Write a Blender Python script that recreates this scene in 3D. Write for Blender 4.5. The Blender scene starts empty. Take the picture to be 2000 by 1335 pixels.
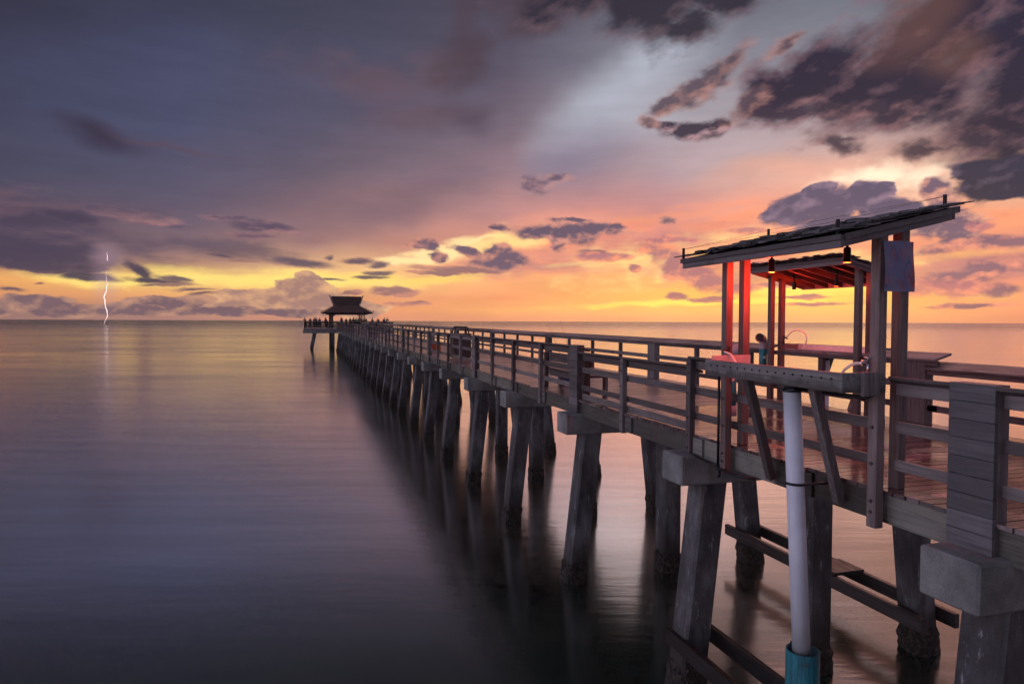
import bpy, bmesh, math, random
from mathutils import Vector, Matrix
random.seed(7)
C = bpy.context.scene
COL = C.collection
R = math.radians

# ------------------------------------------------------------------ camera
F, YAW, PITCH, ROLL = 1333.0, 0.293089, 0.0302118, 0.0038016
H = 5.2                                             # camera height above the sea
cy, sy = math.cos(YAW), math.sin(YAW)
FW = Vector((sy*math.cos(PITCH), cy*math.cos(PITCH), -math.sin(PITCH)))
RT0 = Vector((cy, -sy, 0)); UP0 = RT0.cross(FW)
RT = RT0*math.cos(ROLL) + UP0*math.sin(ROLL); UP = -RT0*math.sin(ROLL) + UP0*math.cos(ROLL)
cam_d = bpy.data.cameras.new('camera'); cam = bpy.data.objects.new('camera', cam_d); COL.objects.link(cam)
cam.matrix_world = Matrix(((RT.x, UP.x, -FW.x, 0), (RT.y, UP.y, -FW.y, 0), (RT.z, UP.z, -FW.z, H), (0, 0, 0, 1)))
cam_d.sensor_width = 36; cam_d.lens = F/2000*36; cam_d.clip_start = .05; cam_d.clip_end = 90000
C.camera = cam
C.view_settings.view_transform = 'Standard'; C.view_settings.look = 'None'
C.view_settings.exposure = 0; C.view_settings.gamma = 1
C.cycles.use_denoising = True
C.cycles.use_adaptive_sampling = True; C.cycles.adaptive_threshold = .03; C.cycles.adaptive_min_samples = 12
C.cycles.max_bounces = 6; C.cycles.glossy_bounces = 4; C.cycles.diffuse_bounces = 3

def azel(x, y):
    d = FW*F + RT*(x-1000) + UP*(667.5-y); d.normalize()
    return math.atan2(d.x, d.y)-YAW, math.asin(d.z)

def lin(c, k=1.0):
    o = []
    for v in c[:3]:
        v = v/255
        o.append(k*(v/12.92 if v <= .04045 else ((v+.055)/1.055)**2.4))
    return (o[0], o[1], o[2], 1)

# ------------------------------------------------------------------ sky
W = bpy.data.worlds.new('World'); C.world = W; W.use_nodes = True
T = W.node_tree; T.nodes.clear(); N = T.nodes.new; K = T.links.new

class G:                                             # small helper for node graphs
    def __init__(s, tree, flat=False): s.t = tree; s.flat = flat
    def n(s, kind, **kw):
        o = s.t.nodes.new(kind)
        for a, b in kw.items(): setattr(o, a, b)
        return o
    def put(s, sock, v):
        if hasattr(v, 'links') or isinstance(v, bpy.types.NodeSocket): s.t.links.new(v, sock)
        else: sock.default_value = v
    def m(s, op, a, b=0.0, c=None, clamp=False):
        o = s.n('ShaderNodeMath', operation=op, use_clamp=clamp)
        s.put(o.inputs[0], a); s.put(o.inputs[1], b)
        if c is not None: s.put(o.inputs[2], c)
        return o.outputs[0]
    def v(s, op, a, b=(0, 0, 0), scale=None):
        o = s.n('ShaderNodeVectorMath', operation=op)
        s.put(o.inputs[0], a)
        if op not in ('LENGTH', 'SCALE'): s.put(o.inputs[1], b)
        if scale is not None: s.put(o.inputs['Scale'], scale)
        return o.outputs['Value'] if op == 'LENGTH' else o.outputs['Vector']
    def ss(s, x, a, b, o0=0.0, o1=1.0, smooth=True):
        o = s.n('ShaderNodeMapRange', interpolation_type='SMOOTHSTEP' if smooth else 'LINEAR')
        s.put(o.inputs['Value'], x)
        for k_, v_ in (('From Min', a), ('From Max', b), ('To Min', o0), ('To Max', o1)): s.put(o.inputs[k_], v_)
        return o.outputs['Result']
    def mix(s, f, a, b, mode='MIX'):
        o = s.n('ShaderNodeMix', data_type='RGBA', blend_type=mode)
        s.put(o.inputs[0], f); s.put(o.inputs[6], a); s.put(o.inputs[7], b)
        return o.outputs[2]
    def noise(s, vec, scale, detail=5, rough=.55, dist=0.0, lac=2.0):
        o = s.n('ShaderNodeTexNoise', noise_dimensions='2D' if s.flat else '3D'); s.put(o.inputs['Vector'], vec)
        o.inputs['Scale'].default_value = scale; o.inputs['Detail'].default_value = detail
        o.inputs['Roughness'].default_value = rough; o.inputs['Distortion'].default_value = dist
        o.inputs['Lacunarity'].default_value = lac
        return o.outputs['Fac'], o.outputs['Color']
    def mapping(s, vec, loc=(0, 0, 0), rot=(0, 0, 0), scale=(1, 1, 1), kind='POINT'):
        o = s.n('ShaderNodeMapping', vector_type=kind); s.put(o.inputs['Vector'], vec)
        o.inputs['Location'].default_value = loc; o.inputs['Rotation'].default_value = rot
        o.inputs['Scale'].default_value = scale
        return o.outputs['Vector']
    def ramp(s, f, stops, interp='LINEAR'):
        o = s.n('ShaderNodeValToRGB'); s.put(o.inputs[0], f); cr = o.color_ramp; cr.interpolation = interp
        cr.elements[0].position = stops[0][0]; cr.elements[0].color = stops[0][1]
        cr.elements[1].position = stops[-1][0]; cr.elements[1].color = stops[-1][1]
        for p_, c_ in stops[1:-1]:
            e = cr.elements.new(p_); e.color = c_
        return o.outputs[0]

g = G(T, True)
tc = g.n('ShaderNodeTexCoord').outputs['Generated']
sx = g.n('ShaderNodeSeparateXYZ'); K(tc, sx.inputs[0])
dx, dy, dz = sx.outputs
sd, cd = math.sin(YAW), math.cos(YAW)                # azimuth counted from the heading of the pier view
rx_ = g.m('SUBTRACT', g.m('MULTIPLY', dx, cd), g.m('MULTIPLY', dy, sd))
ry_ = g.m('ADD', g.m('MULTIPLY', dx, sd), g.m('MULTIPLY', dy, cd))
U = g.m('MULTIPLY', g.m('ARCTAN2', rx_, ry_), 1333)
V = g.m('MULTIPLY', g.m('ARCSINE', g.m('MAXIMUM', dz, 0.0)), 1333)
cmb = g.n('ShaderNodeCombineXYZ'); K(U, cmb.inputs[0]); K(V, cmb.inputs[1]); P = cmb.outputs[0]

def uv(x, y):
    a, e = azel(x, y); return a*1333, e*1333

# broad colours of the sky: columns of colour against elevation
rows = [0, 120, 240, 340, 420, 470, 510, 545, 580, 605, 622]
cols = {
 0:    [(60,58,78),(70,71,97),(75,75,101),(80,78,100),(84,76,96),(92,80,98),(150,120,108),(240,172,98),(216,148,104),(160,124,114),(160,122,116)],
 350:  [(66,66,88),(76,78,108),(81,83,112),(93,88,112),(112,97,114),(142,114,120),(178,134,120),(248,205,118),(232,165,108),(196,140,116),(178,134,124)],
 700:  [(74,73,92),(84,82,104),(96,89,110),(120,103,117),(150,116,122),(180,132,124),(238,184,134),(250,204,126),(226,158,114),(230,152,110),(220,148,116)],
 1000: [(84,79,97),(98,90,108),(126,109,124),(156,128,138),(200,142,138),(240,160,132),(248,168,126),(248,172,116),(250,162,108),(251,176,108),(240,160,116)],
 1300: [(112,109,124),(142,141,155),(172,166,176),(178,153,162),(206,142,140),(250,158,124),(250,164,114),(253,182,106),(254,198,98),(252,196,110),(246,176,118)],
 1650: [(118,121,134),(140,138,150),(186,160,162),(236,184,162),(246,172,142),(250,160,122),(246,156,118),(250,186,102),(254,206,98),(252,190,110),(248,176,118)],
 2000: [(96,92,104),(110,98,108),(150,118,122),(230,175,145),(250,160,118),(226,146,120),(206,138,128),(235,150,115),(242,162,115),(242,157,115),(228,148,115)],
}
wn = g.noise(g.mapping(P, scale=(.0028, .006, 1)), 1, 4, .5)[0]
Vw = g.m('ADD', V, g.m('MULTIPLY', g.m('SUBTRACT', wn, .5), g.ss(V, 0, 260, 8, 90)))
VM = 760.0
tV = g.m('DIVIDE', Vw, VM)
prev = None; keys = sorted(cols)
def stops(x):
    st = []
    for y_, c_ in zip(rows, cols[x]):
        st.append((max(0, min(1, uv(x, y_)[1]/VM)), lin(c_)))
    st.sort(key=lambda q: q[0]); return st
for i, x in enumerate(keys):
    c_ = g.ramp(tV, stops(x))
    if prev is None: prev = c_
    else: prev = g.mix(g.ss(U, uv(keys[i-1], 600)[0], uv(x, 600)[0], smooth=False), prev, c_)
base = prev
# unseen rest of the dome: made-up colours, set as fill light for the pier
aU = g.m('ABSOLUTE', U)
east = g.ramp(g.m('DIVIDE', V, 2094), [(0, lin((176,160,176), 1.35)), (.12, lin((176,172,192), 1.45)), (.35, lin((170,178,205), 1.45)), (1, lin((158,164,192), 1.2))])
north = g.m('MULTIPLY', g.ss(U, -1150, -1900), g.ss(U, -3500, -3000))            # unseen sky left of the pier, brightened to light the outward faces
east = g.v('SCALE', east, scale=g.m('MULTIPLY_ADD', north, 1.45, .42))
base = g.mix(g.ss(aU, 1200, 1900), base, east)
high = g.mix(g.ss(U, 50, 650), lin((58,60,76)), lin((250,176,168), 3.3))      # unseen sky: pink added to light water and deck, deep blue to the left
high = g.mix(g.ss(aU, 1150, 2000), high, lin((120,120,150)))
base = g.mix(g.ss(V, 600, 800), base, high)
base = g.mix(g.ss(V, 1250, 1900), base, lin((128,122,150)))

def vecnoise(**kw):
    l0 = kw.pop('loc', (0, 0, 0)); de, ro = kw.pop('q'); o = g.n('ShaderNodeCombineXYZ')
    for i in (0, 1):
        K(g.m('SUBTRACT', g.noise(g.mapping(P, loc=(l0[0]+i*17, l0[1]+i*9, i*5), **kw), 1, de, ro)[0], .5), o.inputs[i])
    return o.outputs[0]
warp1 = vecnoise(scale=(.012, .022, 1), q=(4, .55))
warp2 = vecnoise(scale=(.004, .007, 1), loc=(3, 1, 0), rot=(0, 0, R(25)), q=(3, .5))

def ells(vec, items):
    f = None
    for it in items:
        x, y, rx, ry = it[:4]; a = it[4] if len(it) > 4 else 0; w = it[5] if len(it) > 5 else 1.0
        u_, v_ = uv(x, y); ca = math.cos(azel(x, 626)[0])
        d_ = g.v('SUBTRACT', vec, (u_, v_, 0))
        if a:
            ro = g.n('ShaderNodeVectorRotate', rotation_type='Z_AXIS'); K(d_, ro.inputs['Vector']); ro.inputs['Angle'].default_value = -R(a); d_ = ro.outputs[0]
        l = g.v('LENGTH', g.v('MULTIPLY', d_, (1/(rx*ca*ca), 1/(ry*ca), 1)))
        q = g.m('MULTIPLY_ADD', l, -w, w)
        f = q if f is None else g.m('MAXIMUM', f, q)
    return f

Psoft = g.v('ADD', P, g.v('SCALE', warp2, scale=90.0))
Pmid = g.v('ADD', P, g.v('ADD', g.v('SCALE', warp1, scale=50.0), g.v('SCALE', warp2, scale=30.0)))
Plow = g.v('ADD', P, g.v('MULTIPLY', warp1, (60, 20, 0)))
Pglow = g.v('ADD', P, g.v('MULTIPLY', warp1, (90, 14, 0)))
def pair(sc, rot=0, loc=(0, 0, 0), det=6, ro=.58, off=(5, -11)):
    """a cloud texture and how much thicker it is here than a little towards the light"""
    def tx(vec):
        if rot:
            ro_ = g.n('ShaderNodeVectorRotate', rotation_type='Z_AXIS'); K(vec, ro_.inputs['Vector']); ro_.inputs['Angle'].default_value = -R(rot); vec = ro_.outputs[0]
        return g.noise(g.mapping(vec, scale=sc, loc=loc), 1, det, ro)[0]
    a = tx(P); return a, g.m('SUBTRACT', a, tx(g.v('ADD', P, (off[0], off[1], 0))))
puff = pair((.016, .027, 1), det=5, ro=.52, off=(4, -9))
flat = pair((.007, .034, 1), loc=(4, 2, 0), det=5, ro=.52, off=(4, -8))
storm = pair((.0065, .019, 1), rot=30, loc=(1, 4, 0), det=6, ro=.52, off=(6, -14))
storm = tuple(g.m('MULTIPLY_ADD', a_, .55, g.m('MULTIPLY', b_, .45)) for a_, b_ in zip(storm, puff))
big = pair((.006, .012, 1), rot=12, loc=(2, 8, 0), det=6, ro=.52, off=(8, -18))

def glow(items, colr, amt, vec, lo=0.0, hi=1.0, tex=None, k=1.0):
    global base
    f = ells(vec, items)
    if tex is not None: f = g.m('MULTIPLY_ADD', tex[0], 1.6, g.m('SUBTRACT', f, .8))
    base = g.mix(g.m('MULTIPLY', g.ss(f, lo, hi), amt), base, lin(colr, k))
def clouds(items, vec, tex, amp, lit, core, soft=.5, lo=0.0, dense=1.0, relief=5.0, bias=.35, light=None):
    """items: soft ellipses that raise the cover; the texture breaks them up; undersides catch the low sun"""
    global base
    f = g.m('MULTIPLY_ADD', tex[0], amp, g.m('SUBTRACT', ells(vec, items), .5*amp))
    al = g.m('MULTIPLY', g.ss(f, lo, lo+soft), dense)
    sh = g.m('MULTIPLY_ADD', tex[1], relief, g.m('MULTIPLY_ADD', f, -.75, bias+.3))
    cc = g.mix(g.ss(sh, 0, 1, smooth=False), lin(core), lin(lit))
    if light is not None: cc = g.mix(light[1], cc, lin(light[0]))
    base = g.mix(al, base, cc)

# large soft veils
glow([(1190, 215, 230, 105, 32), (1290, 130, 200, 90, 35)], (186, 190, 204), .75, Psoft)
glow([(1120, 320, 170, 90, 20)], (136, 124, 148), .7, Psoft)
glow([(1420, 290, 200, 60, 15)], (196, 172, 178), .6, Psoft)
glow([(720, 150, 190, 50, -12), (850, 150, 70, 80, -60), (800, 240, 130, 40)], (108, 88, 102), .8, Psoft, -.1, .9, big)
glow([(900, 90, 70, 130, -20), (1010, 20, 130, 60)], (86, 70, 82), .85, Psoft, -.1, .9, big)
glow([(920, 250, 60, 40, 10)], (94, 78, 94), .8, Psoft)
glow([(200, 268, 150, 34, -7)], (66, 57, 78), .95, Psoft)
glow([(330, 288, 160, 14, -8)], (98, 78, 94), .6, Psoft)
glow([(780, 400, 300, 60, 18)], (128, 104, 118), .6, Psoft)
glow([(1560, 330, 300, 46, 5)], (244, 176, 152), .6, Psoft)
glow([(1500, 400, 330, 50, 8), (1100, 440, 200, 30, 10)], (244, 160, 136), .55, Psoft)
# bright breaks in the west
glow([(560, 545, 330, 24, 0), (180, 545, 200, 20)], (255, 222, 120), .95, Pglow, 0, .7, flat, 1.05)
glow([(860, 492, 150, 22, 14), (800, 508, 90, 14, 6), (930, 472, 80, 9, 14)], (255, 222, 158), .95, Pglow, 0, .7, flat, 1.1)
glow([(860, 545, 110, 12, 6), (700, 540, 120, 14)], (255, 214, 112), .9, Pglow, 0, .8, flat)
glow([(1620, 566, 240, 15, 1), (1330, 590, 300, 10, 2), (1640, 545, 120, 18), (1500, 588, 200, 9)], (255, 222, 100), .95, Pglow, 0, .8, flat, 1.1)
glow([(1230, 500, 70, 12, 14), (1090, 517, 90, 6, 3), (1340, 545, 70, 8), (1290, 482, 70, 14, 20)], (255, 226, 124), .9, Pglow, 0, .8, flat, 1.2)
glow([(1700, 340, 150, 34, 8), (1800, 350, 80, 60, 50)], (255, 226, 196), .9, Pmid, -.1, 1.0, puff, 1.2)
glow([(1990, 298, 50, 20, 5)], (252, 206, 172), .8, Pglow, 0, .8)
glow([(1180, 450, 330, 20, 10), (1420, 430, 240, 22, 12), (1900, 430, 160, 44)], (253, 156, 112), .8, Pglow, 0, 1, flat)
glow([(1880, 500, 180, 14, 6), (1900, 575, 140, 16)], (255, 188, 108), .8, Pglow, 0, .8, puff)

glow([(1290, 505, 280, 56, 6), (1660, 520, 220, 50), (1000, 470, 160, 30, 12)], (255, 216, 134), .8, Pglow, .05, .9, puff, 1.15)
# cumulus standing on the horizon
clouds([(578, 575, 62, 46), (590, 545, 28, 20), (530, 585, 60, 30), (462, 590, 56, 32), (640, 590, 70, 30), (700, 605, 70, 22), (440, 600, 90, 22)], Plow, puff, .75,
       (232, 178, 132), (172, 132, 122), .13, .08, 1, 3, .3)
clouds([(330, 588, 120, 13, 1), (60, 590, 90, 20), (0, 600, 70, 22), (220, 604, 120, 18), (420, 606, 150, 12), (150, 606, 160, 14), (560, 612, 140, 10)], Plow, puff, .8,
       (196, 148, 124), (130, 104, 112), .2, .03, 1, 4, .3)
# low dark banks on the left
clouds([(30, 450, 190, 62, -3), (90, 500, 210, 36, -3), (130, 415, 70, 26), (80, 520, 170, 15, -2), (270, 528, 60, 18, -24), (190, 540, 60, 11), (300, 545, 90, 8, -4), (165, 522, 70, 14)], Plow, big, 1.5,
       (118, 92, 108), (80, 69, 91), .6, -.12, .96, 3.5, .15)
clouds([(320, 438, 90, 13, -3), (510, 442, 90, 16, -6), (230, 420, 100, 18, -8), (490, 462, 50, 8, -5), (440, 425, 60, 6)], Plow, flat, 1.2, (170, 122, 126), (98, 82, 104), .8, -.05, .92)
clouds([(240, 470, 300, 40, -3), (420, 480, 240, 22, -4), (160, 405, 260, 26, -4)], Plow, flat, 2.0, (134, 106, 116), (96, 82, 102), 1.0, -.1, .75, 3, .3)
clouds([(1250, 470, 260, 40, 8), (1400, 520, 220, 40), (1030, 520, 200, 26), (1900, 520, 200, 70)], Plow, flat, 2.0, (250, 150, 122), (190, 124, 130), 1.0, -.1, .7, 3, .4)
clouds([(598, 511, 86, 13, -5), (700, 508, 50, 8, -2), (742, 515, 26, 8), (640, 500, 16, 6), (425, 498, 50, 6, -6), (470, 508, 44, 4, -5), (740, 534, 34, 8), (720, 543, 46, 5),
        (350, 543, 46, 7, -7), (380, 566, 64, 5), (640, 548, 46, 4.5), (90, 555, 24, 4), (20, 565, 44, 6), (335, 555, 80, 5), (395, 574, 50, 5)], Plow, flat, 1.25, (166, 124, 114), (106, 88, 104), .8, -.08, .94)
clouds([(770, 570, 60, 10, 0), (800, 593, 50, 6), (690, 572, 26, 6), (1160, 493, 44, 9, 3), (900, 525, 130, 9, -2), (850, 532, 70, 6)], Plow, flat, .9, (216, 146, 124), (152, 112, 116), .4, 0, .9)
# middle clouds
clouds([(835, 478, 24, 13), (815, 483, 30, 5), (905, 487, 34, 12, -12), (925, 498, 46, 11, -25), (995, 503, 58, 26, -4), (960, 515, 100, 14), (850, 500, 18, 12), (985, 488, 30, 16)], Plow, puff, 1.2,
       (214, 146, 128), (122, 98, 116), .45, 0)
clouds([(1060, 448, 82, 19, 4), (1105, 456, 66, 30, -10), (1150, 445, 66, 17, 4), (1115, 430, 60, 6), (975, 446, 24, 8), (1205, 448, 26, 15), (1085, 470, 34, 24, -60), (1303, 431, 21, 10)],
       Plow, puff, 1.1, (220, 150, 134), (112, 92, 112), .45, 0)
clouds([(1060, 362, 48, 20, -8), (1090, 348, 30, 11)], Plow, puff, 1.3, (184, 140, 142), (112, 92, 112), .7, 0, .9)
clouds([(1285, 490, 50, 26), (1325, 508, 60, 30, -20), (1360, 532, 70, 26), (1395, 550, 60, 20), (1180, 503, 70, 12), (1235, 525, 20, 8, -20), (1430, 562, 60, 16), (1290, 468, 40, 10),
        (1320, 578, 36, 12), (1390, 584, 70, 8), (1600, 592, 110, 5, 2), (1570, 580, 80, 5)], Plow, puff, 1.4, (250, 150, 116), (178, 116, 126), .5, -.02, .92)
# right hand side: purple cumulus and banks
clouds([(1820, 370, 50, 34), (1845, 405, 60, 44), (1870, 440, 70, 34), (1790, 440, 90, 30), (1890, 470, 70, 20)], Plow, puff, 1.3, (236, 166, 142), (122, 98, 120), .4, 0)
clouds([(1560, 410, 86, 38, 6), (1620, 400, 90, 44, 8), (1688, 382, 54, 38), (1740, 410, 70, 32), (1660, 440, 160, 24), (1730, 370, 24, 16), (1600, 372, 44, 18)], Plow, puff, .75,
       (160, 132, 154), (96, 86, 116), .25, .05, 1, 3.2, .15)
clouds([(1900, 478, 130, 15, 2), (1960, 472, 90, 18), (1840, 490, 60, 12), (1950, 522, 120, 30), (1860, 545, 100, 24), (1960, 565, 110, 18), (1880, 596, 130, 6)], Plow, puff, 1.5, (240, 150, 126), (138, 102, 122), .6, -.02, .92)
clouds([(1800, 560, 70, 28), (1870, 565, 70, 24), (1480, 520, 66, 18), (1430, 500, 46, 10), (1920, 440, 34, 12), (1450, 452, 46, 8), (1330, 470, 40, 8), (1520, 555, 60, 8)], Plow, puff, 1.5, (246, 150, 124), (192, 120, 128), .6, 0, .85)
# high storm clouds, drawn out by the wind
brown = g.m('MULTIPLY', g.ss(ells(Psoft, [(1790, 30, 150, 110, 30), (1850, 110, 110, 60)]), 0, .8), .42)
clouds([(1520, 180, 80, 60), (1990, 130, 150, 210), (1840, 60, 210, 120, 30), (1730, 150, 170, 84, 22), (1600, 145, 140, 66, 24), (1700, 190, 220, 56), (1960, 250, 130, 100), (1810, 180, 260, 70, 8)], Pmid, storm, 2.3,
       (150, 112, 122), (50, 43, 66), .9, -.35, 1, 3, .2, ((136, 94, 82), brown))
clouds([(1560, 224, 130, 30, -8), (1640, 275, 100, 26, -10), (1700, 212, 70, 24), (1790, 222, 160, 30, -4), (1810, 285, 110, 24, -6), (1650, 265, 70, 18), (1500, 215, 60, 24), (1910, 275, 100, 30), (1870, 215, 100, 26)], Pmid, storm, 2.2,
       (186, 134, 134), (66, 54, 74), .9, -.05, .93, 3.2, .2)
clouds([(1940, 352, 88, 42), (1995, 345, 90, 50), (1900, 336, 56, 24), (1995, 374, 90, 18)], Plow, puff, .7, (112, 96, 118), (54, 52, 78), .35, 0, 1, 3, .1)
clouds([(1355, 256, 86, 22, 2), (1300, 250, 34, 14), (1405, 250, 32, 22)], Plow, puff, 1.0, (178, 142, 150), (72, 62, 80), .5, 0, 1, 5, .25)
clouds([(1360, 175, 86, 24, 26), (1430, 120, 66, 22, 42), (1310, 202, 50, 18, 20), (1400, 150, 66, 30, 30), (1470, 200, 60, 22, 30), (1540, 80, 50, 14, 20), (1265, 240, 26, 20)], Pmid, storm, 1.9, (206, 146, 132), (92, 74, 88), .8, -.08, .9, 3.5, .35)
clouds([(1250, 10, 200, 76, -6), (1330, 55, 130, 56, 10), (1160, -10, 200, 74), (1400, 0, 120, 44)], Pmid, storm, 1.8, (130, 104, 114), (54, 48, 62), .85, -.1, .97, 3, .2)
# glow inside the thundercloud round the lightning channel
glow([(209, 500, 50, 40), (207, 550, 40, 70)], (190, 156, 168), .38, P, 0, 1)

grain = g.ss(g.noise(g.mapping(P, scale=(.006, .03, 1), loc=(9, 4, 0)), 1, 6, .6)[0], .25, .75, .95, 1.05)
gm = g.n('ShaderNodeGamma'); K(base, gm.inputs[0]); gm.inputs[1].default_value = 1.07
hs = g.n('ShaderNodeHueSaturation'); K(gm.outputs[0], hs.inputs['Color']); hs.inputs['Saturation'].default_value = .96; hs.inputs['Value'].default_value = 1.02; base = hs.outputs[0]
base = g.v('SCALE', base, scale=grain)
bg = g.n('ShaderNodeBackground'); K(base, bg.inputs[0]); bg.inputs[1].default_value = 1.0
sky = g.n('ShaderNodeTexSky'); sky.sky_type = 'NISHITA'; sky.sun_disc = False
SUN_AZ, SUN_EL = azel(1640, 560)
SUN_AZ += YAW; SUN_EL = R(3.2)
sky.sun_elevation = SUN_EL; sky.sun_rotation = SUN_AZ
bg2 = g.n('ShaderNodeBackground'); K(sky.outputs[0], bg2.inputs[0]); bg2.inputs[1].default_value = .003
add = g.n('ShaderNodeAddShader'); K(bg.outputs[0], add.inputs[0]); K(bg2.outputs[0], add.inputs[1])
out = g.n('ShaderNodeOutputWorld'); K(add.outputs[0], out.inputs[0])
W.cycles.sampling_method = 'NONE'

sl = bpy.data.lights.new('sun', 'SUN'); so = bpy.data.objects.new('sun', sl); COL.objects.link(so)
sl.energy = .14; sl.angle = R(64); sl.color = (1, .48, .24)
sdir = Vector((math.sin(SUN_AZ)*math.cos(SUN_EL), math.cos(SUN_AZ)*math.cos(SUN_EL), math.sin(SUN_EL)))
so.rotation_euler = sdir.to_track_quat('Z', 'Y').to_euler(); so.location = sdir*200

# ------------------------------------------------------------------ materials
MATS = {}
def newmat(name):
    m = bpy.data.materials.new(name); m.use_nodes = True
    m.node_tree.nodes.clear(); gg = G(m.node_tree)
    b = gg.n('ShaderNodeBsdfPrincipled'); o = gg.n('ShaderNodeOutputMaterial')
    m.node_tree.links.new(b.outputs[0], o.inputs[0]); MATS[name] = m
    return m, gg, b
def bump(gg, b, h, strength, dist=.01):
    n = gg.n('ShaderNodeBump'); n.inputs['Strength'].default_value = strength; n.inputs['Distance'].default_value = dist
    gg.put(n.inputs['Height'], h); gg.t.links.new(n.outputs[0], b.inputs['Normal'])
def wood(name, axis, dark=(.075, .058, .056), light=(.24, .20, .195), rough=(.42, .8), wet=None, moss=0.0):
    m, gg, b = newmat(name)
    pos = gg.n('ShaderNodeNewGeometry').outputs['Position']
    s = [34, 34, 34]; s[axis] = 1.6
    v = gg.mapping(pos, scale=tuple(s))
    gr = gg.noise(v, 1, 6, .62, .5)[0]
    big = gg.noise(pos, .9, 4, .6)[0]
    fac = gg.m('ADD', gg.m('MULTIPLY', gr, .75), gg.m('MULTIPLY', big, .45))
    att = gg.n('ShaderNodeAttribute', attribute_name='tone').outputs['Fac']
    fac = gg.m('ADD', fac, gg.m('MULTIPLY', att, .46))
    c = gg.ramp(gg.ss(fac, .38, .98), [(0, dark+(1,)), (.5, tuple((a+b_)/2*.92 for a, b_ in zip(dark, light))+(1,)), (1, light+(1,))])
    # knots, nail rust and damp blotches
    vk = [3.2, 3.2, 3.2]; vk[axis] = 1.3
    kn = gg.n('ShaderNodeTexVoronoi'); gg.put(kn.inputs['Vector'], gg.mapping(pos, scale=tuple(vk))); kn.inputs['Scale'].default_value = 1
    c = gg.mix(gg.ss(kn.outputs['Distance'], .03, .11, .7, 0), c, (.05, .033, .027, 1))
    st = gg.noise(gg.mapping(pos, scale=(2.2, 2.2, .8)), 1, 4, .65)[0]
    c = gg.mix(gg.ss(st, .56, .72, 0, .62), c, (.04, .03, .026, 1))
    if moss: c = gg.mix(gg.ss(gg.noise(pos, 3.1, 4, .6)[0], .5, .7, 0, moss), c, (.13, .14, .10, 1))
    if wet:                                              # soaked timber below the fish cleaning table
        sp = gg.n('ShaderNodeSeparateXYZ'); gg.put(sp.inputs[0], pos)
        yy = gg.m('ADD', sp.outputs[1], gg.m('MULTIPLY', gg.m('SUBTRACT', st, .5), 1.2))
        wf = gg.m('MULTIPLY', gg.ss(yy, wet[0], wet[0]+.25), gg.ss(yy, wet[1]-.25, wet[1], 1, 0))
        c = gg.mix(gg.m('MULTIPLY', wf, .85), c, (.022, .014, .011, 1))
    gg.put(b.inputs['Base Color'], c)
    gg.put(b.inputs['Roughness'], gg.ss(gr, .3, .7, rough[1], rough[0]))
    b.inputs['Specular IOR Level'].default_value = .45
    bump(gg, b, gr, .55, .006)
    return m
wood('weathered_wood_along', 1); wood('weathered_wood_upright', 2); wood('weathered_wood_across', 0)
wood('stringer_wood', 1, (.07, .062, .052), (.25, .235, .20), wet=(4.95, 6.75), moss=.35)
wood('clad_wood', 1, (.075, .068, .075), (.19, .175, .185), (.35, .6))
wood('fascia_wood', 1, (.085, .07, .075), (.17, .145, .15), (.45, .7))
wood('roof_dark', 0, (.012, .009, .009), (.05, .036, .036), (.6, .9))
wood('dark_wood', 1, (.018, .013, .012), (.07, .05, .045), (.3, .7))
wood('shingle_wood', 0, (.015, .012, .012), (.13, .122, .135), (.25, .55))
wood('ceiling_wood', 0, (.05, .03, .026), (.12, .075, .065), (.5, .8))
wood('red_post_wood', 2, (.085, .06, .056), (.24, .175, .165), (.35, .65))

m, gg, b = newmat('deck_wood')
pos = gg.n('ShaderNodeNewGeometry').outputs['Position']
gr = gg.noise(gg.mapping(pos, scale=(2.0, 42, 30)), 1, 6, .6, .4)[0]
att = gg.n('ShaderNodeAttribute', attribute_name='tone').outputs['Fac']
big = gg.noise(pos, .55, 4, .6)[0]
fac = gg.m('ADD', gg.m('ADD', gg.m('MULTIPLY', gr, .6), gg.m('MULTIPLY', att, .75)), gg.m('MULTIPLY', big, .3))
c = gg.ramp(gg.ss(fac, .3, 1.1), [(0, (.08, .057, .06, 1)), (1, (.37, .255, .275, 1))])
wetn = gg.noise(gg.mapping(pos, scale=(1.1, 2.1, 1)), 1, 5, .6)[0]
sp = gg.n('ShaderNodeSeparateXYZ'); gg.put(sp.inputs[0], pos)
nearwet = gg.m('MULTIPLY', gg.ss(sp.outputs[1], 9.5, 12.5, .22, 0), gg.ss(sp.outputs[1], 2.5, 4.2))
wetf = gg.ss(gg.m('ADD', wetn, nearwet), .55, .72)
c = gg.mix(gg.m('MULTIPLY', wetf, .55), c, (.07, .04, .035, 1))
gg.put(b.inputs['Base Color'], c); gg.put(b.inputs['Roughness'], gg.ss(wetf, 0, 1, .31, .10))
b.inputs['Specular IOR Level'].default_value = .7
bump(gg, b, gg.m('MULTIPLY', gr, gg.ss(wetf, 0, 1, 1, .25)), .45, .006)

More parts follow.
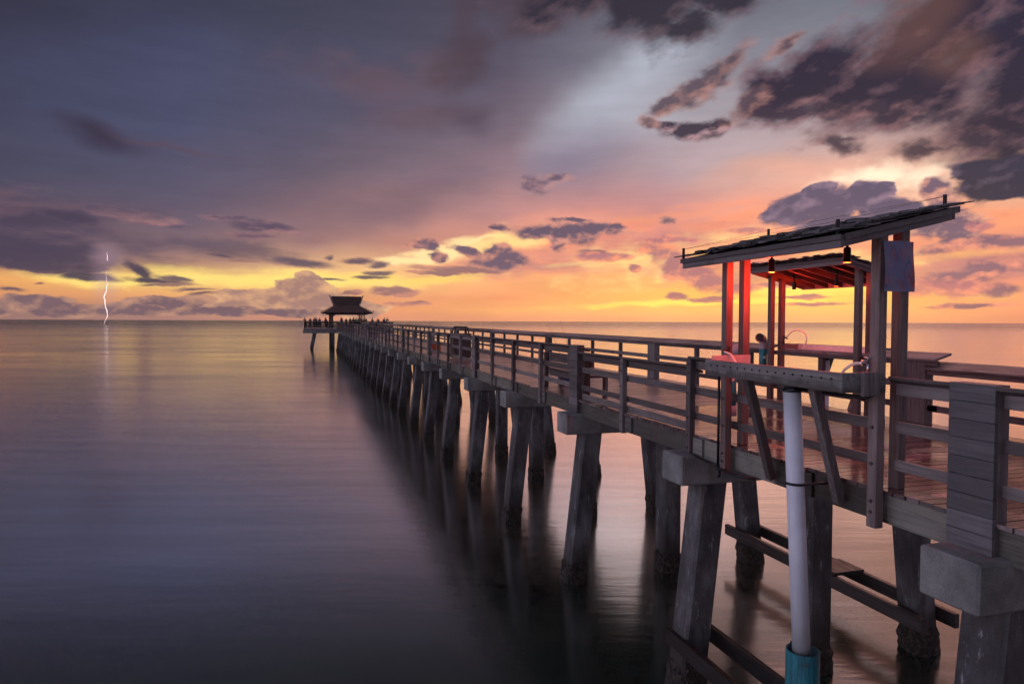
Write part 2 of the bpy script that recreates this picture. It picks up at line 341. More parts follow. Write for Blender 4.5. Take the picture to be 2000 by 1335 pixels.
m, gg, b = newmat('cap_concrete')
pos = gg.n('ShaderNodeNewGeometry').outputs['Position']
n1 = gg.noise(pos, 2.2, 6, .62)[0]; n2 = gg.noise(pos, 60, 4, .7)[0]
c = gg.ramp(gg.ss(gg.m('ADD', n1, gg.m('MULTIPLY', n2, .35)), .42, .95), [(0, (.12, .12, .115, 1)), (1, (.31, .305, .295, 1))])
stn = gg.noise(gg.mapping(pos, scale=(5, 5, .5)), 1, 4, .6)[0]
c = gg.mix(gg.ss(stn, .56, .7, 0, .5), c, (.12, .07, .045, 1))
vo = gg.n('ShaderNodeTexVoronoi'); gg.put(vo.inputs['Vector'], pos); vo.inputs['Scale'].default_value = 26
pit = gg.ss(vo.outputs['Distance'], .08, .2, 1, 0)
c = gg.mix(gg.m('MULTIPLY', pit, .5), c, (.09, .085, .08, 1))
gg.put(b.inputs['Base Color'], c); b.inputs['Roughness'].default_value = .85
bump(gg, b, gg.m('SUBTRACT', n2, gg.m('MULTIPLY', pit, .6)), .4, .006)

m, gg, b = newmat('pile_concrete')
pos = gg.n('ShaderNodeNewGeometry').outputs['Position']
n1 = gg.noise(gg.mapping(pos, scale=(3, 3, 1.1)), 1, 6, .65)[0]; n2 = gg.noise(pos, 45, 4, .7)[0]
c = gg.ramp(gg.ss(gg.m('ADD', n1, gg.m('MULTIPLY', n2, .25)), .4, .85), [(0, (.04, .034, .034, 1)), (.6, (.095, .088, .092, 1)), (1, (.18, .172, .178, 1))])
sc = gg.noise(gg.mapping(pos, scale=(11, 11, 2.2), loc=(4, 0, 1)), 1, 6, .72)[0]
c = gg.mix(gg.ss(sc, .59, .68, 0, .55), c, (.50, .50, .52, 1))         # lime scale on the arrises
ru = gg.noise(gg.mapping(pos, scale=(6, 6, .9), loc=(1, 7, 0)), 1, 4, .6)[0]
c = gg.mix(gg.ss(ru, .64, .72, 0, .7), c, (.10, .04, .022, 1))
sp = gg.n('ShaderNodeSeparateXYZ'); gg.put(sp.inputs[0], pos)
zz = gg.m('ADD', sp.outputs[2], gg.m('MULTIPLY', gg.m('SUBTRACT', n1, .5), .7))
c = gg.mix(gg.ss(zz, .35, 1.15, .93, 0), c, (.035, .026, .02, 1))      # tidal growth stain
gg.put(b.inputs['Base Color'], c); b.inputs['Roughness'].default_value = .8
bump(gg, b, n2, .5, .008)

m, gg, b = newmat('barnacles')
pos = gg.n('ShaderNodeNewGeometry').outputs['Position']
vo = gg.n('ShaderNodeTexVoronoi'); gg.put(vo.inputs['Vector'], pos); vo.inputs['Scale'].default_value = 34
c = gg.mix(gg.ss(gg.noise(pos, 14, 5, .7)[0], .45, .7), (.018, .014, .011, 1), (.11, .07, .05, 1))
gg.put(b.inputs['Base Color'], c); b.inputs['Roughness'].default_value = .75
bump(gg, b, vo.outputs['Distance'], 1.0, .03)

def plain(name, col, rough=.5, metal=0.0, nz=.18, sc=12, emit=None, spec=.5):
    m, gg, b = newmat(name)
    pos = gg.n('ShaderNodeNewGeometry').outputs['Position']
    n = gg.noise(pos, sc, 5, .6)[0]
    c = gg.mix(gg.ss(n, .3, .75), tuple(v*(1-nz) for v in col)+(1,), tuple(min(1, v*(1+nz)) for v in col)+(1,))
    gg.put(b.inputs['Base Color'], c); gg.put(b.inputs['Roughness'], gg.ss(n, .3, .7, rough*.8, min(1, rough*1.2)))
    b.inputs['Metallic'].default_value = metal; b.inputs['Specular IOR Level'].default_value = spec
    if emit:
        b.inputs['Emission Color'].default_value = emit[0]+(1,); b.inputs['Emission Strength'].default_value = emit[1]
    return m
m, gg, b = newmat('white_plastic_pipe')
pos = gg.n('ShaderNodeNewGeometry').outputs['Position']
n = gg.noise(pos, 3, 4, .6)[0]
c = gg.mix(gg.ss(n, .3, .75), (.60, .61, .68, 1), (.72, .73, .80, 1))
dr = gg.noise(gg.mapping(pos, scale=(26, 26, 1.0)), 1, 5, .65)[0]
c = gg.mix(gg.ss(dr, .56, .70, 0, .45), c, (.26, .24, .22, 1))
c = gg.mix(gg.ss(gg.noise(pos, 40, 3, .6)[0], .68, .74, 0, .5), c, (.15, .13, .12, 1))
sp = gg.n('ShaderNodeSeparateXYZ'); gg.put(sp.inputs[0], pos)
c = gg.mix(gg.ss(gg.m('ADD', sp.outputs[2], gg.m('MULTIPLY', dr, .8)), 2.0, 2.9, .6, 0), c, (.22, .22, .19, 1))
gg.put(b.inputs['Base Color'], c); gg.put(b.inputs['Roughness'], gg.ss(dr, .3, .7, .35, .6))
plain('cutting_board', (.55, .53, .51), .4, nz=.1, sc=9)
plain('dark_iron', (.03, .027, .03), .45, .6)
plain('bolt_metal', (.10, .09, .09), .35, .8)
plain('chrome', (.62, .62, .66), .18, 1.0, nz=.1)
plain('hose_plastic', (.75, .68, .60), .35, nz=.08)
plain('grey_pvc', (.30, .29, .31), .45, nz=.1)
plain('black_plastic', (.015, .017, .02), .4)
plain('bin_slats', (.10, .065, .055), .7, nz=.35, sc=20)
plain('orange_plastic', (.62, .09, .03), .5)
plain('blue_cloth', (.05, .08, .22), .8)
plain('lamp_glass', (.9, .35, .1), .4, emit=((1, .20, .035), 1.4))
plain('bolt_light', (1, 1, 1), .5, emit=((1, .78, .70), 1.7))
plain('skin', (.28, .16, .11), .6)
plain('hair', (.02, .015, .012), .7)
for nm, cc in dict(shirt_black=(.015, .015, .02), shirt_blue=(.06, .09, .28), shirt_green=(.03, .10, .08), shirt_grey=(.10, .10, .12), shirt_red=(.22, .04, .035), shirt_lime=(.06, .30, .07), trousers_dark=(.012, .012, .018), shirt_white=(.4, .4, .45)).items():
    plain(nm, cc, .85)

m, gg, b = newmat('teal_pipe')
pos = gg.n('ShaderNodeNewGeometry').outputs['Position']
n = gg.noise(gg.mapping(pos, scale=(22, 22, 2.4)), 1, 5, .65)[0]
c = gg.mix(gg.ss(n, .35, .68), (.012, .10, .125, 1), (.02, .24, .28, 1))
c = gg.mix(gg.ss(gg.noise(pos, 9, 4, .6)[0], .62, .7, 0, .6), c, (.07, .06, .05, 1))
gg.put(b.inputs['Base Color'], c); b.inputs['Roughness'].default_value = .5; bump(gg, b, n, .3, .004)

m, gg, b = newmat('trough_wood')
pos = gg.n('ShaderNodeNewGeometry').outputs['Position']
gr = gg.noise(gg.mapping(pos, scale=(34, 1.6, 34)), 1, 6, .62, .4)[0]
c = gg.mix(gg.ss(gr, .3, .72), (.11, .10, .098, 1), (.25, .23, .225, 1))
sp = gg.n('ShaderNodeSeparateXYZ'); gg.put(sp.inputs[0], pos)
edge = gg.noise(gg.mapping(pos, scale=(2, 5.5, 1.5)), 1, 5, .7)[0]
zz = gg.m('ADD', sp.outputs[2], gg.m('MULTIPLY', gg.m('SUBTRACT', edge, .5), -.22))
c = gg.mix(gg.ss(zz, 4.665, 4.60, 0, .85) if False else gg.m('MULTIPLY', gg.ss(zz, 4.60, 4.665, 1, 0), .72), c, (.045, .037, .033, 1))   # drip line
gg.put(b.inputs['Base Color'], c); b.inputs['Roughness'].default_value = .55; bump(gg, b, gr, .5, .005)

m, gg, b = newmat('faded_poster')
tcg = gg.n('ShaderNodeTexCoord').outputs['Generated']
wv = gg.v('ADD', tcg, gg.v('SCALE', gg.v('SUBTRACT', gg.noise(tcg, 2.6, 3, .5)[1], (.5, .5, .5)), scale=.5))
s3 = gg.n('ShaderNodeSeparateXYZ'); gg.put(s3.inputs[0], wv)
s4 = gg.n('ShaderNodeSeparateXYZ'); gg.put(s4.inputs[0], tcg)
nn = gg.noise(wv, 3.2, 2, .4)[0]
c = gg.mix(gg.ss(nn, .42, .62), (.13, .135, .25, 1), (.22, .12, .18, 1))
c = gg.mix(gg.m('MULTIPLY', gg.ss(s3.outputs[0], .78, 1.0), .85), c, (.42, .04, .035, 1))
c = gg.mix(gg.m('MULTIPLY', gg.ss(gg.noise(wv, 5, 1, .3)[0], .58, .66), .7), c, (.05, .07, .16, 1))
c = gg.mix(gg.m('MULTIPLY', gg.ss(gg.noise(gg.mapping(wv, loc=(5, 2, 1)), 4, 1, .3)[0], .60, .68), .6), c, (.24, .07, .07, 1))
c = gg.mix(gg.ss(s4.outputs[2], .02, .10, .8, 0), c, (.16, .165, .25, 1))
gg.put(b.inputs['Base Color'], c); b.inputs['Roughness'].default_value = .45

# the sea, smoothed by the long exposure
m, gg, b = newmat('sea_water')
pos = gg.n('ShaderNodeNewGeometry').outputs['Position']
rot = gg.mapping(pos, rot=(0, 0, YAW))
n1 = gg.noise(gg.mapping(rot, scale=(.55, 2.6, 1)), 1, 5, .6)[0]
n2 = gg.noise(gg.mapping(rot, scale=(.05, .16, 1)), 1, 4, .6)[0]
n3 = gg.noise(gg.mapping(rot, scale=(.004, .03, 1)), 1, 4, .6)[0]
c = gg.mix(gg.ss(n2, .3, .7), (.013, .024, .018, 1), (.022, .036, .028, 1))
gg.put(b.inputs['Base Color'], c); b.inputs['Roughness'].default_value = .6; b.inputs['Specular IOR Level'].default_value = 0
gl = gg.n('ShaderNodeBsdfAnisotropic'); gl.distribution = 'GGX'; gl.inputs['Color'].default_value = (1, .97, .925, 1)
gg.put(gl.inputs['Roughness'], gg.m('ADD', gg.ss(n2, .3, .7, .115, .165), gg.m('MULTIPLY', gg.m('ADD', gg.ss(gg.v('LENGTH', pos), 120, 900, 0, .08), .03), gg.ss(n3, .35, .62, .1, 1.2))))
bn = gg.n('ShaderNodeBump'); bn.inputs['Strength'].default_value = .062; bn.inputs['Distance'].default_value = .12
gg.put(bn.inputs['Height'], gg.m('ADD', n1, gg.m('MULTIPLY', n2, 1.2))); m.node_tree.links.new(bn.outputs[0], gl.inputs['Normal'])
fr = gg.n('ShaderNodeFresnel'); fr.inputs['IOR'].default_value = 1.45
mx = gg.n('ShaderNodeMixShader'); gg.put(mx.inputs[0], gg.m('MULTIPLY', gg.ss(fr.outputs[0], .085, .20, .10, .97, smooth=False), gg.m('MULTIPLY', gg.ss(gg.v('LENGTH', pos), 120, 1100, 1, .60), gg.ss(gg.noise(gg.mapping(rot, scale=(.10, 1.1, 1)), 1, 6, .65)[0], .3, .7, .92, 1.03))))
m.node_tree.links.new(b.outputs[0], mx.inputs[1]); m.node_tree.links.new(gl.outputs[0], mx.inputs[2])
m.node_tree.links.new(mx.outputs[0], [q for q in m.node_tree.nodes if q.type == 'OUTPUT_MATERIAL'][0].inputs[0])

# ------------------------------------------------------------------ mesh helpers
def rise(y): return .002*max(-20, min(122, y)-5)      # the pier climbs very gently out to sea
class MB:
    def __init__(s, pier=True): s.v = []; s.f = []; s.t = []; s.pier = pier
    def add(s, vs, fs, tone=0.0):
        o = len(s.v); s.v += [tuple(v) for v in vs]; s.f += [tuple(i+o for i in f) for f in fs]; s.t += [tone]*len(vs)
    def box(s, x0, x1, y0, y1, z0, z1, tone=None, nseg=1):
        if tone is None: tone = random.uniform(-.5, .5)
        for k in range(nseg):
            a, b_ = y0+(y1-y0)*k/nseg, y0+(y1-y0)*(k+1)/nseg
            s.add([(x, y, z) for z in (z0, z1) for (x, y) in ((x0, a), (x1, a), (x1, b_), (x0, b_))],
                  [(3, 2, 1, 0), (4, 5, 6, 7), (0, 1, 5, 4), (2, 3, 7, 6), (1, 2, 6, 5), (3, 0, 4, 7)], tone)
    def bar(s, p0, p1, w, h, up=(0, 0, 1), tone=None):       # a beam between two points
        if tone is None: tone = random.uniform(-.5, .5)
        p0, p1 = Vector(p0), Vector(p1); d = (p1-p0).normalized(); a = d.cross(Vector(up)).normalized(); u = a.cross(d)
        vs = [p+a*(w/2*i)+u*(h/2*j) for p in (p0, p1) for (i, j) in ((-1, -1), (1, -1), (1, 1), (-1, 1))]
        s.add(vs, [(3, 2, 1, 0), (4, 5, 6, 7), (0, 1, 5, 4), (1, 2, 6, 5), (2, 3, 7, 6), (3, 0, 4, 7)], tone)
    def tube(s, pts, r, n=12, cap=True):
        pts = [Vector(p) for p in pts]; rings = []; ref = None
        for i, p in enumerate(pts):
            d = (pts[min(i+1, len(pts)-1)]-pts[max(i-1, 0)]).normalized()
            if ref is None: ref = Vector((0, 0, 1)) if abs(d.z) < .9 else Vector((1, 0, 0))
            a = d.cross(ref).normalized(); ref = a.cross(d)
            rr = r[i] if isinstance(r, (list, tuple)) else r
            rings.append([p+(a*math.cos(2*math.pi*k/n)+ref*math.sin(2*math.pi*k/n))*rr for k in range(n)])
        vs = [v for q in rings for v in q]; fs = []
        for i in range(len(pts)-1):
            for k in range(n): fs.append((i*n+k, i*n+(k+1) % n, (i+1)*n+(k+1) % n, (i+1)*n+k))
        if cap: fs += [tuple(range(n))[::-1], tuple(range((len(pts)-1)*n, len(pts)*n))]
        s.add(vs, fs)
    def build(s, name, mat, parent=None, origin=None, bevel=0, seg=1, smooth=False):
        if parent is not None: o3 = Vector(parent['_o']) if '_o' in parent else Vector((0, 0, 0))
        else: o3 = Vector(origin or (0, 0, 0))
        me = bpy.data.meshes.new(name)
        vs = []
        for v in s.v:
            z = v[2]+(rise(v[1]) if s.pier else 0)
            vs.append((v[0]-o3.x, v[1]-o3.y, z-o3.z))
        me.from_pydata(vs, [], s.f); me.update()
        at = me.attributes.new('tone', 'FLOAT', 'POINT'); at.data.foreach_set('value', s.t)
        me.materials.append(MATS[mat])
        bm = bmesh.new(); bm.from_mesh(me); bmesh.ops.recalc_face_normals(bm, faces=bm.faces[:]); bm.to_mesh(me); bm.free()
        if smooth:
            me.polygons.foreach_set('use_smooth', [len(p_.vertices) == 4 for p_ in me.polygons])
        o = bpy.data.objects.new(name, me); COL.objects.link(o)
        if parent is not None: o.parent = parent
        else: o.location = o3
        o['_o'] = tuple(o3)
        if bevel:
            md = o.modifiers.new('bevel', 'BEVEL'); md.width = bevel; md.segments = seg; md.limit_method = 'ANGLE'
        return o
def tag(o, label=None, cat=None, group=None, kind=None):
    if label: o['label'] = label
    if cat: o['category'] = cat
    if group: o['group'] = group
    if kind: o['kind'] = kind
    return o
def thing(name, label, cat, loc=(0, 0, 0), group=None, pier=True):
    o = bpy.data.objects.new(name, None); COL.objects.link(o); o.empty_display_size = .2
    l = (loc[0], loc[1], loc[2]+(rise(loc[1]) if pier else 0)); o.location = l; o['_o'] = l
    return tag(o, label, cat, group)
def copy_tree(o, parent=None):
    c = o.copy(); COL.objects.link(c)
    if parent is not None: c.parent = parent
    for ch in [q for q in bpy.data.objects if q.parent == o]: copy_tree(ch, c)
    return c

# ------------------------------------------------------------------ the sea
b_ = MB(False)
S = 60000
b_.add([(-S, -S, 0), (S, -S, 0), (S, S, 0), (-S, S, 0)], [(0, 1, 2, 3)])
sea = b_.build('sea', 'sea_water'); tag(sea, 'smooth dark sea below and around the pier, pink and gold towards the sunset', kind='structure')
b_ = MB(False); b_.add([(-S, -S, -6), (S, -S, -6), (S, S, -6), (-S, S, -6)], [(0, 1, 2, 3)])
plain('seabed_sand', (.10, .09, .07), .9)
tag(b_.build('seabed', 'seabed_sand'), 'sandy seabed under the water', kind='structure')

# ------------------------------------------------------------------ heights and positions of the pier (camera is at z = 5.2)
def Z(d): return H+d
DECK, RAILT, CAPT, CAPB, STRB = Z(-1.56), Z(-.485), Z(-1.83), Z(-2.235), Z(-1.88)
BAY, Y1 = 4.27, 4.13
def BY(n): return Y1+BAY*(n-1)                        # y of the n-th bent
XN, XF = 5.2, 9.2                                     # near and far edge of the deck
NB = 28                                               # bents from the near end to the pier head
YEND = 121.5

pier = thing('pier', 'long timber pier deck on pairs of raking concrete piles running out to the sunset', 'pier', (7.2, 4, 0), pier=False)
pier['_o'] = (7.2, 4, 0)
# deck planks
b_ = MB(); y = -4.0
while y < YEND:
    w = .14; b_.box(XN-.045+random.uniform(-.008, .008), XF+.045, y, y+w-.013, DECK-.038, DECK+random.uniform(-.0015, .0015)); y += w
b_.build('deck', 'deck_wood', pier)
# stringers
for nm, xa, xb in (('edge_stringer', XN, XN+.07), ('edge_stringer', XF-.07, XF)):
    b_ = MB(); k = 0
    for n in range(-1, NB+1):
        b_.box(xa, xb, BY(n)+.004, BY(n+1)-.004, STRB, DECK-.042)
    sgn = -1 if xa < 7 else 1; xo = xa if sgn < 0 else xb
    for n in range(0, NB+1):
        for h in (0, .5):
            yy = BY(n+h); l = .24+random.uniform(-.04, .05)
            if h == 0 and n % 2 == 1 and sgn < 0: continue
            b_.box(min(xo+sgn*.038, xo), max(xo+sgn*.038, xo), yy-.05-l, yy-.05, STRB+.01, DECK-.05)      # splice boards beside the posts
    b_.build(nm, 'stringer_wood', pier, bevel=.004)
b_ = MB()
for xx in (5.9, 6.5, 7.2, 7.9, 8.5): b_.box(xx-.04, xx+.04, -4, YEND, STRB, DECK-.042, nseg=20)
b_.build('joist', 'dark_wood', pier)

# caps and piles: one of each, then copies
b_ = MB(False); b_.box(4.86, 9.54, -.266, .266, CAPB, CAPT); capo = b_.build('pile_cap', 'cap_concrete', pier, bevel=.02)
def pile_mesh(xt, dx, name='pile'):
    b_ = MB(False); w = .2; c = .035; zt, zb = CAPB, -3.0; sl = dx/5.2
    sec = [(-w+c, -w), (w-c, -w), (w, -w+c), (w, w-c), (w-c, w), (-w+c, w), (-w, w-c), (-w, -w+c)]
    zs = [zb, 0, 1, 2, zt+.02]
    vs = [(xt+sl*(zt-z)+a, q, z) for z in zs for a, q in sec]; fs = []
    for i in range(len(zs)-1):
        for k in range(8): fs.append((i*8+k, i*8+(k+1) % 8, (i+1)*8+(k+1) % 8, (i+1)*8+k))
    fs += [tuple(range(8))[::-1], tuple(range((len(zs)-1)*8, len(zs)*8))]
    b_.add(vs, fs); return b_
def crust_mesh(xt, dx, seed):
    rnd = random.Random(seed); b_ = MB(False); sl = dx/5.2; nseg, nz = 24, 12
    vs = []; top = .42
    for j in range(nz):
        z = -.35+(top+.35)*j/(nz-1)
        for k in range(nseg):
            a = 2*math.pi*k/nseg; ca_, sa_ = math.cos(a), math.sin(a)
            q = .2/max(abs(ca_), abs(sa_)); q = min(q, .262)
            ext = .022+.028*rnd.random()
            if j == nz-1: ext = -.012
            zz = z+(rnd.uniform(-.07, .06) if j >= nz-3 else 0)
            vs.append((xt+sl*(CAPB-z)+ca_*(q+ext), sa_*(q+ext), zz))
    fs = [(j*nseg+k, j*nseg+(k+1) % nseg, (j+1)*nseg+(k+1) % nseg, (j+1)*nseg+k) for j in range(nz-1) for k in range(nseg)]
    b_.add(vs, fs); return b_
PX = [(5.44, -.58), (7.25, 0), (8.98, .58)]
protos = []
for (xt, dxp) in PX:
    po = pile_mesh(xt, dxp).build('pile', 'pile_concrete', pier)
    crust_mesh(xt, dxp, int(xt*10)).build('barnacle_crust', 'barnacles', po)
    protos.append(po)
first = True
for n in range(0, NB+1):
    yy = BY(n)-4                                       # prototypes are modelled at y = 0; the empty stands at y = 4
    c = capo if first else copy_tree(capo, pier); c.location = (0, yy+4, rise(BY(n)))
    for i, po in enumerate(protos):
        c = po if first else copy_tree(po, pier); c.location = (random.uniform(-.03, .03), yy+4, 0)
    first = False
# braces clamped along two rows of piles near the shore end
def waler(name, x, y0, y1, z):
    b_ = MB(False)
    b_.box(x-.045, x+.045, y0, y1, z-.11, z+.11); return b_.build(name, 'dark_wood', pier, bevel=.006)
waler('brace_timber', 4.98, 3.2, 8.62, .70); waler('brace_timber', 5.6, 3.2, 8.6, .70)
waler('brace_timber', 8.88, 7.92, 12.95, .64); waler('brace_timber', 9.52, 7.9, 13.2, .64)
b_ = MB(False)
b_.box(8.86, 9.5, 9.7, 10.3, .755, .81)
b_.build('brace_board', 'dark_wood', pier, bevel=.004)

# ------------------------------------------------------------------ railings
def bolts(b_, x, y, zs, sgn, r=.014):
    for z in zs: b_.tube([(x, y, z), (x+sgn*.014, y, z)], r, 10)
def rail_post(parent, x, y, zb, zt, sgn, tone=None):
    b_ = MB(False); x0, x1 = sorted((x, x-sgn*.09))
    b_.box(x0, x1, y-.055, y+.055, zb, zt, tone); o = b_.build('rail_post', 'weathered_wood_upright', parent, bevel=.006)
    k = MB(False); bolts(k, x, y, [zt-.08, zt-.20, zt-.47, zt-.82, zt-1.06, zt-1.24] if zb < STRB+.1 else [zt-.1, zt-.25], sgn)
    q = k.build('bolt_head', 'bolt_metal', o)
    return o
def clad_post(parent, x, y, zb, zt, sgn, wid=.40):
    b_ = MB(False); nb = 9; hh = (zt-zb)/nb; x0, x1 = sorted((x, x-sgn*.038)); xx0, xx1 = sorted((x-sgn*.038, x-sgn*.16))
    for k in range(nb): b_.box(x0, x1, y-wid/2, y+wid/2, zb+k*hh+.0015, zb+(k+1)*hh-.0015)
    o = b_.build('cladding', 'clad_wood', parent, bevel=.0025)
    b_ = MB(False)
    b_.box(xx0, xx1, y-wid/2+.004, y+wid/2-.004, zb, zt-.002); b_.build('clad_post', 'weathered_wood_upright', parent, bevel=.004)
    return o
near = thing('wooden_railing', 'weathered wooden railing along the left edge of the pier, nearest the viewer', 'railing', (5.15, 4, DECK), group='pier railings')
far = thing('wooden_railing', 'wooden railing with a wide flat top along the right, sunset edge of the pier', 'railing', (9.25, 4, DECK), group='pier railings')
XO = 5.117
def rails(parent, xo, y0, y1, top, sgn, kick=False, gap=None):
    a = xo-sgn*.005; s_ = -sgn
    def bx(b_, o0, o1, zt, zb):
        x0, x1 = sorted((a+s_*o0, a+s_*o1)); b_.box(x0, x1, y0, y1, zt, zb)
    # leaning rail: a wide board tipped down towards the deck
    wd, dr, th = (.27, .095, .036)
    top = top+random.uniform(-.004, .004)
    xa, xb = a+s_*(.0 if sgn < 0 else -.13), a+s_*(wd if sgn < 0 else .21)
    for ya, yb in ([(y0, y1)] if not gap else [q for q in ((y0, gap[0]), (gap[1], y1)) if q[1]-q[0] > .1]):
     vs = [(x, y, z) for y in (ya, yb) for (x, z) in ((xa, top), (xb, top-dr), (xb-s_*.012, top-dr-th), (xa-s_*.0, top-th))]
     b_ = MB(); b_.add(vs, [(0, 1, 2, 3), (7, 6, 5, 4), (0, 4, 5, 1), (1, 5, 6, 2), (2, 6, 7, 3), (3, 7, 4, 0)], random.uniform(-.5, .5)); b_.build('top_rail', 'weathered_wood_along', parent, bevel=.005)
    d = top-RAILT-(.02 if sgn > 0 else 0)
    b_ = MB(); bx(b_, .095 if sgn < 0 else .10, .135 if sgn < 0 else .15, Z(-.665+d), Z(-.535+d) if sgn < 0 else Z(-.585+d)); b_.build('rail_board', 'weathered_wood_along', parent, bevel=.004)
    for nm, zt, zb in (('rail_board', -1.02, -.915), ('rail_board', -1.365, -1.268)):
        j_ = random.uniform(-.007, .007); b_ = MB(); bx(b_, .095, .135, Z(zt)+j_, Z(zb)+j_); b_.build(nm, 'weathered_wood_along', parent, bevel=.004)
    if kick:
        b_ = MB(); bx(b_, .095, .135, DECK+.012, DECK+.125); b_.build('rail_board', 'weathered_wood_along', parent, bevel=.004)
# near side: sections between bents; the one between bents 2 and 3 is lower
YP = BY(1)
rails(near, XO, -3.5, 5.0, RAILT, -1)
rails(near, XO, 5.15, BY(2)+.05, RAILT, -1, gap=(5.15, 7.28))
rails(near, XO, BY(2)+.06, BY(3)-.2, RAILT-.115, -1, kick=True)
n = 3
while n < NB:
    e = min(n+2, NB); rails(near, XO, BY(n)-.19 if n == 3 else BY(n)+.003, BY(e) if e < NB else YEND-.2, RAILT, -1); n = e
for n in range(0, NB+1):
    r_ = rise(BY(n))
    if n % 2 == 1: clad_post(near, XO, BY(n)+.04, CAPT+r_, RAILT+r_+.003, -1)
    elif n > 0: rail_post(near, XO, BY(n)+.02, CAPT+r_, RAILT+r_-.037, -1)
    yy = BY(n+.5)
    if n != 1 and yy < YEND-.5: rail_post(near, XO, yy, STRB-.02+rise(yy), (RAILT-.115 if n == 2 else RAILT)+rise(yy)-.037, -1)
# far side
XFO = 9.283
rails(far, XFO, -3.5, BY(2)-.22, RAILT-.115, 1)
n = 2
while n < NB:
    e = min(n+2, NB); rails(far, XFO, BY(n)-.4 if n == 2 else BY(n)+.003, BY(e) if e < NB else YEND-.2, RAILT+.02, 1, gap=(9.42, 11.93) if n == 2 else None); n = e
for n in range(0, NB+1):
    r_ = rise(BY(n))
    if n % 2 == 0 and n: clad_post(far, XFO, BY(n), CAPT+r_, RAILT+r_-.09, 1)
    else: rail_post(far, XFO, BY(n), CAPT+r_, (RAILT-.115 if n < 2 else RAILT)+r_-.09, 1)
    yy = BY(n+.5)
    if yy < YEND-.5: rail_post(far, XFO, yy, STRB-.02+rise(yy), (RAILT-.115 if n < 2 else RAILT)+rise(yy)-.09, 1)

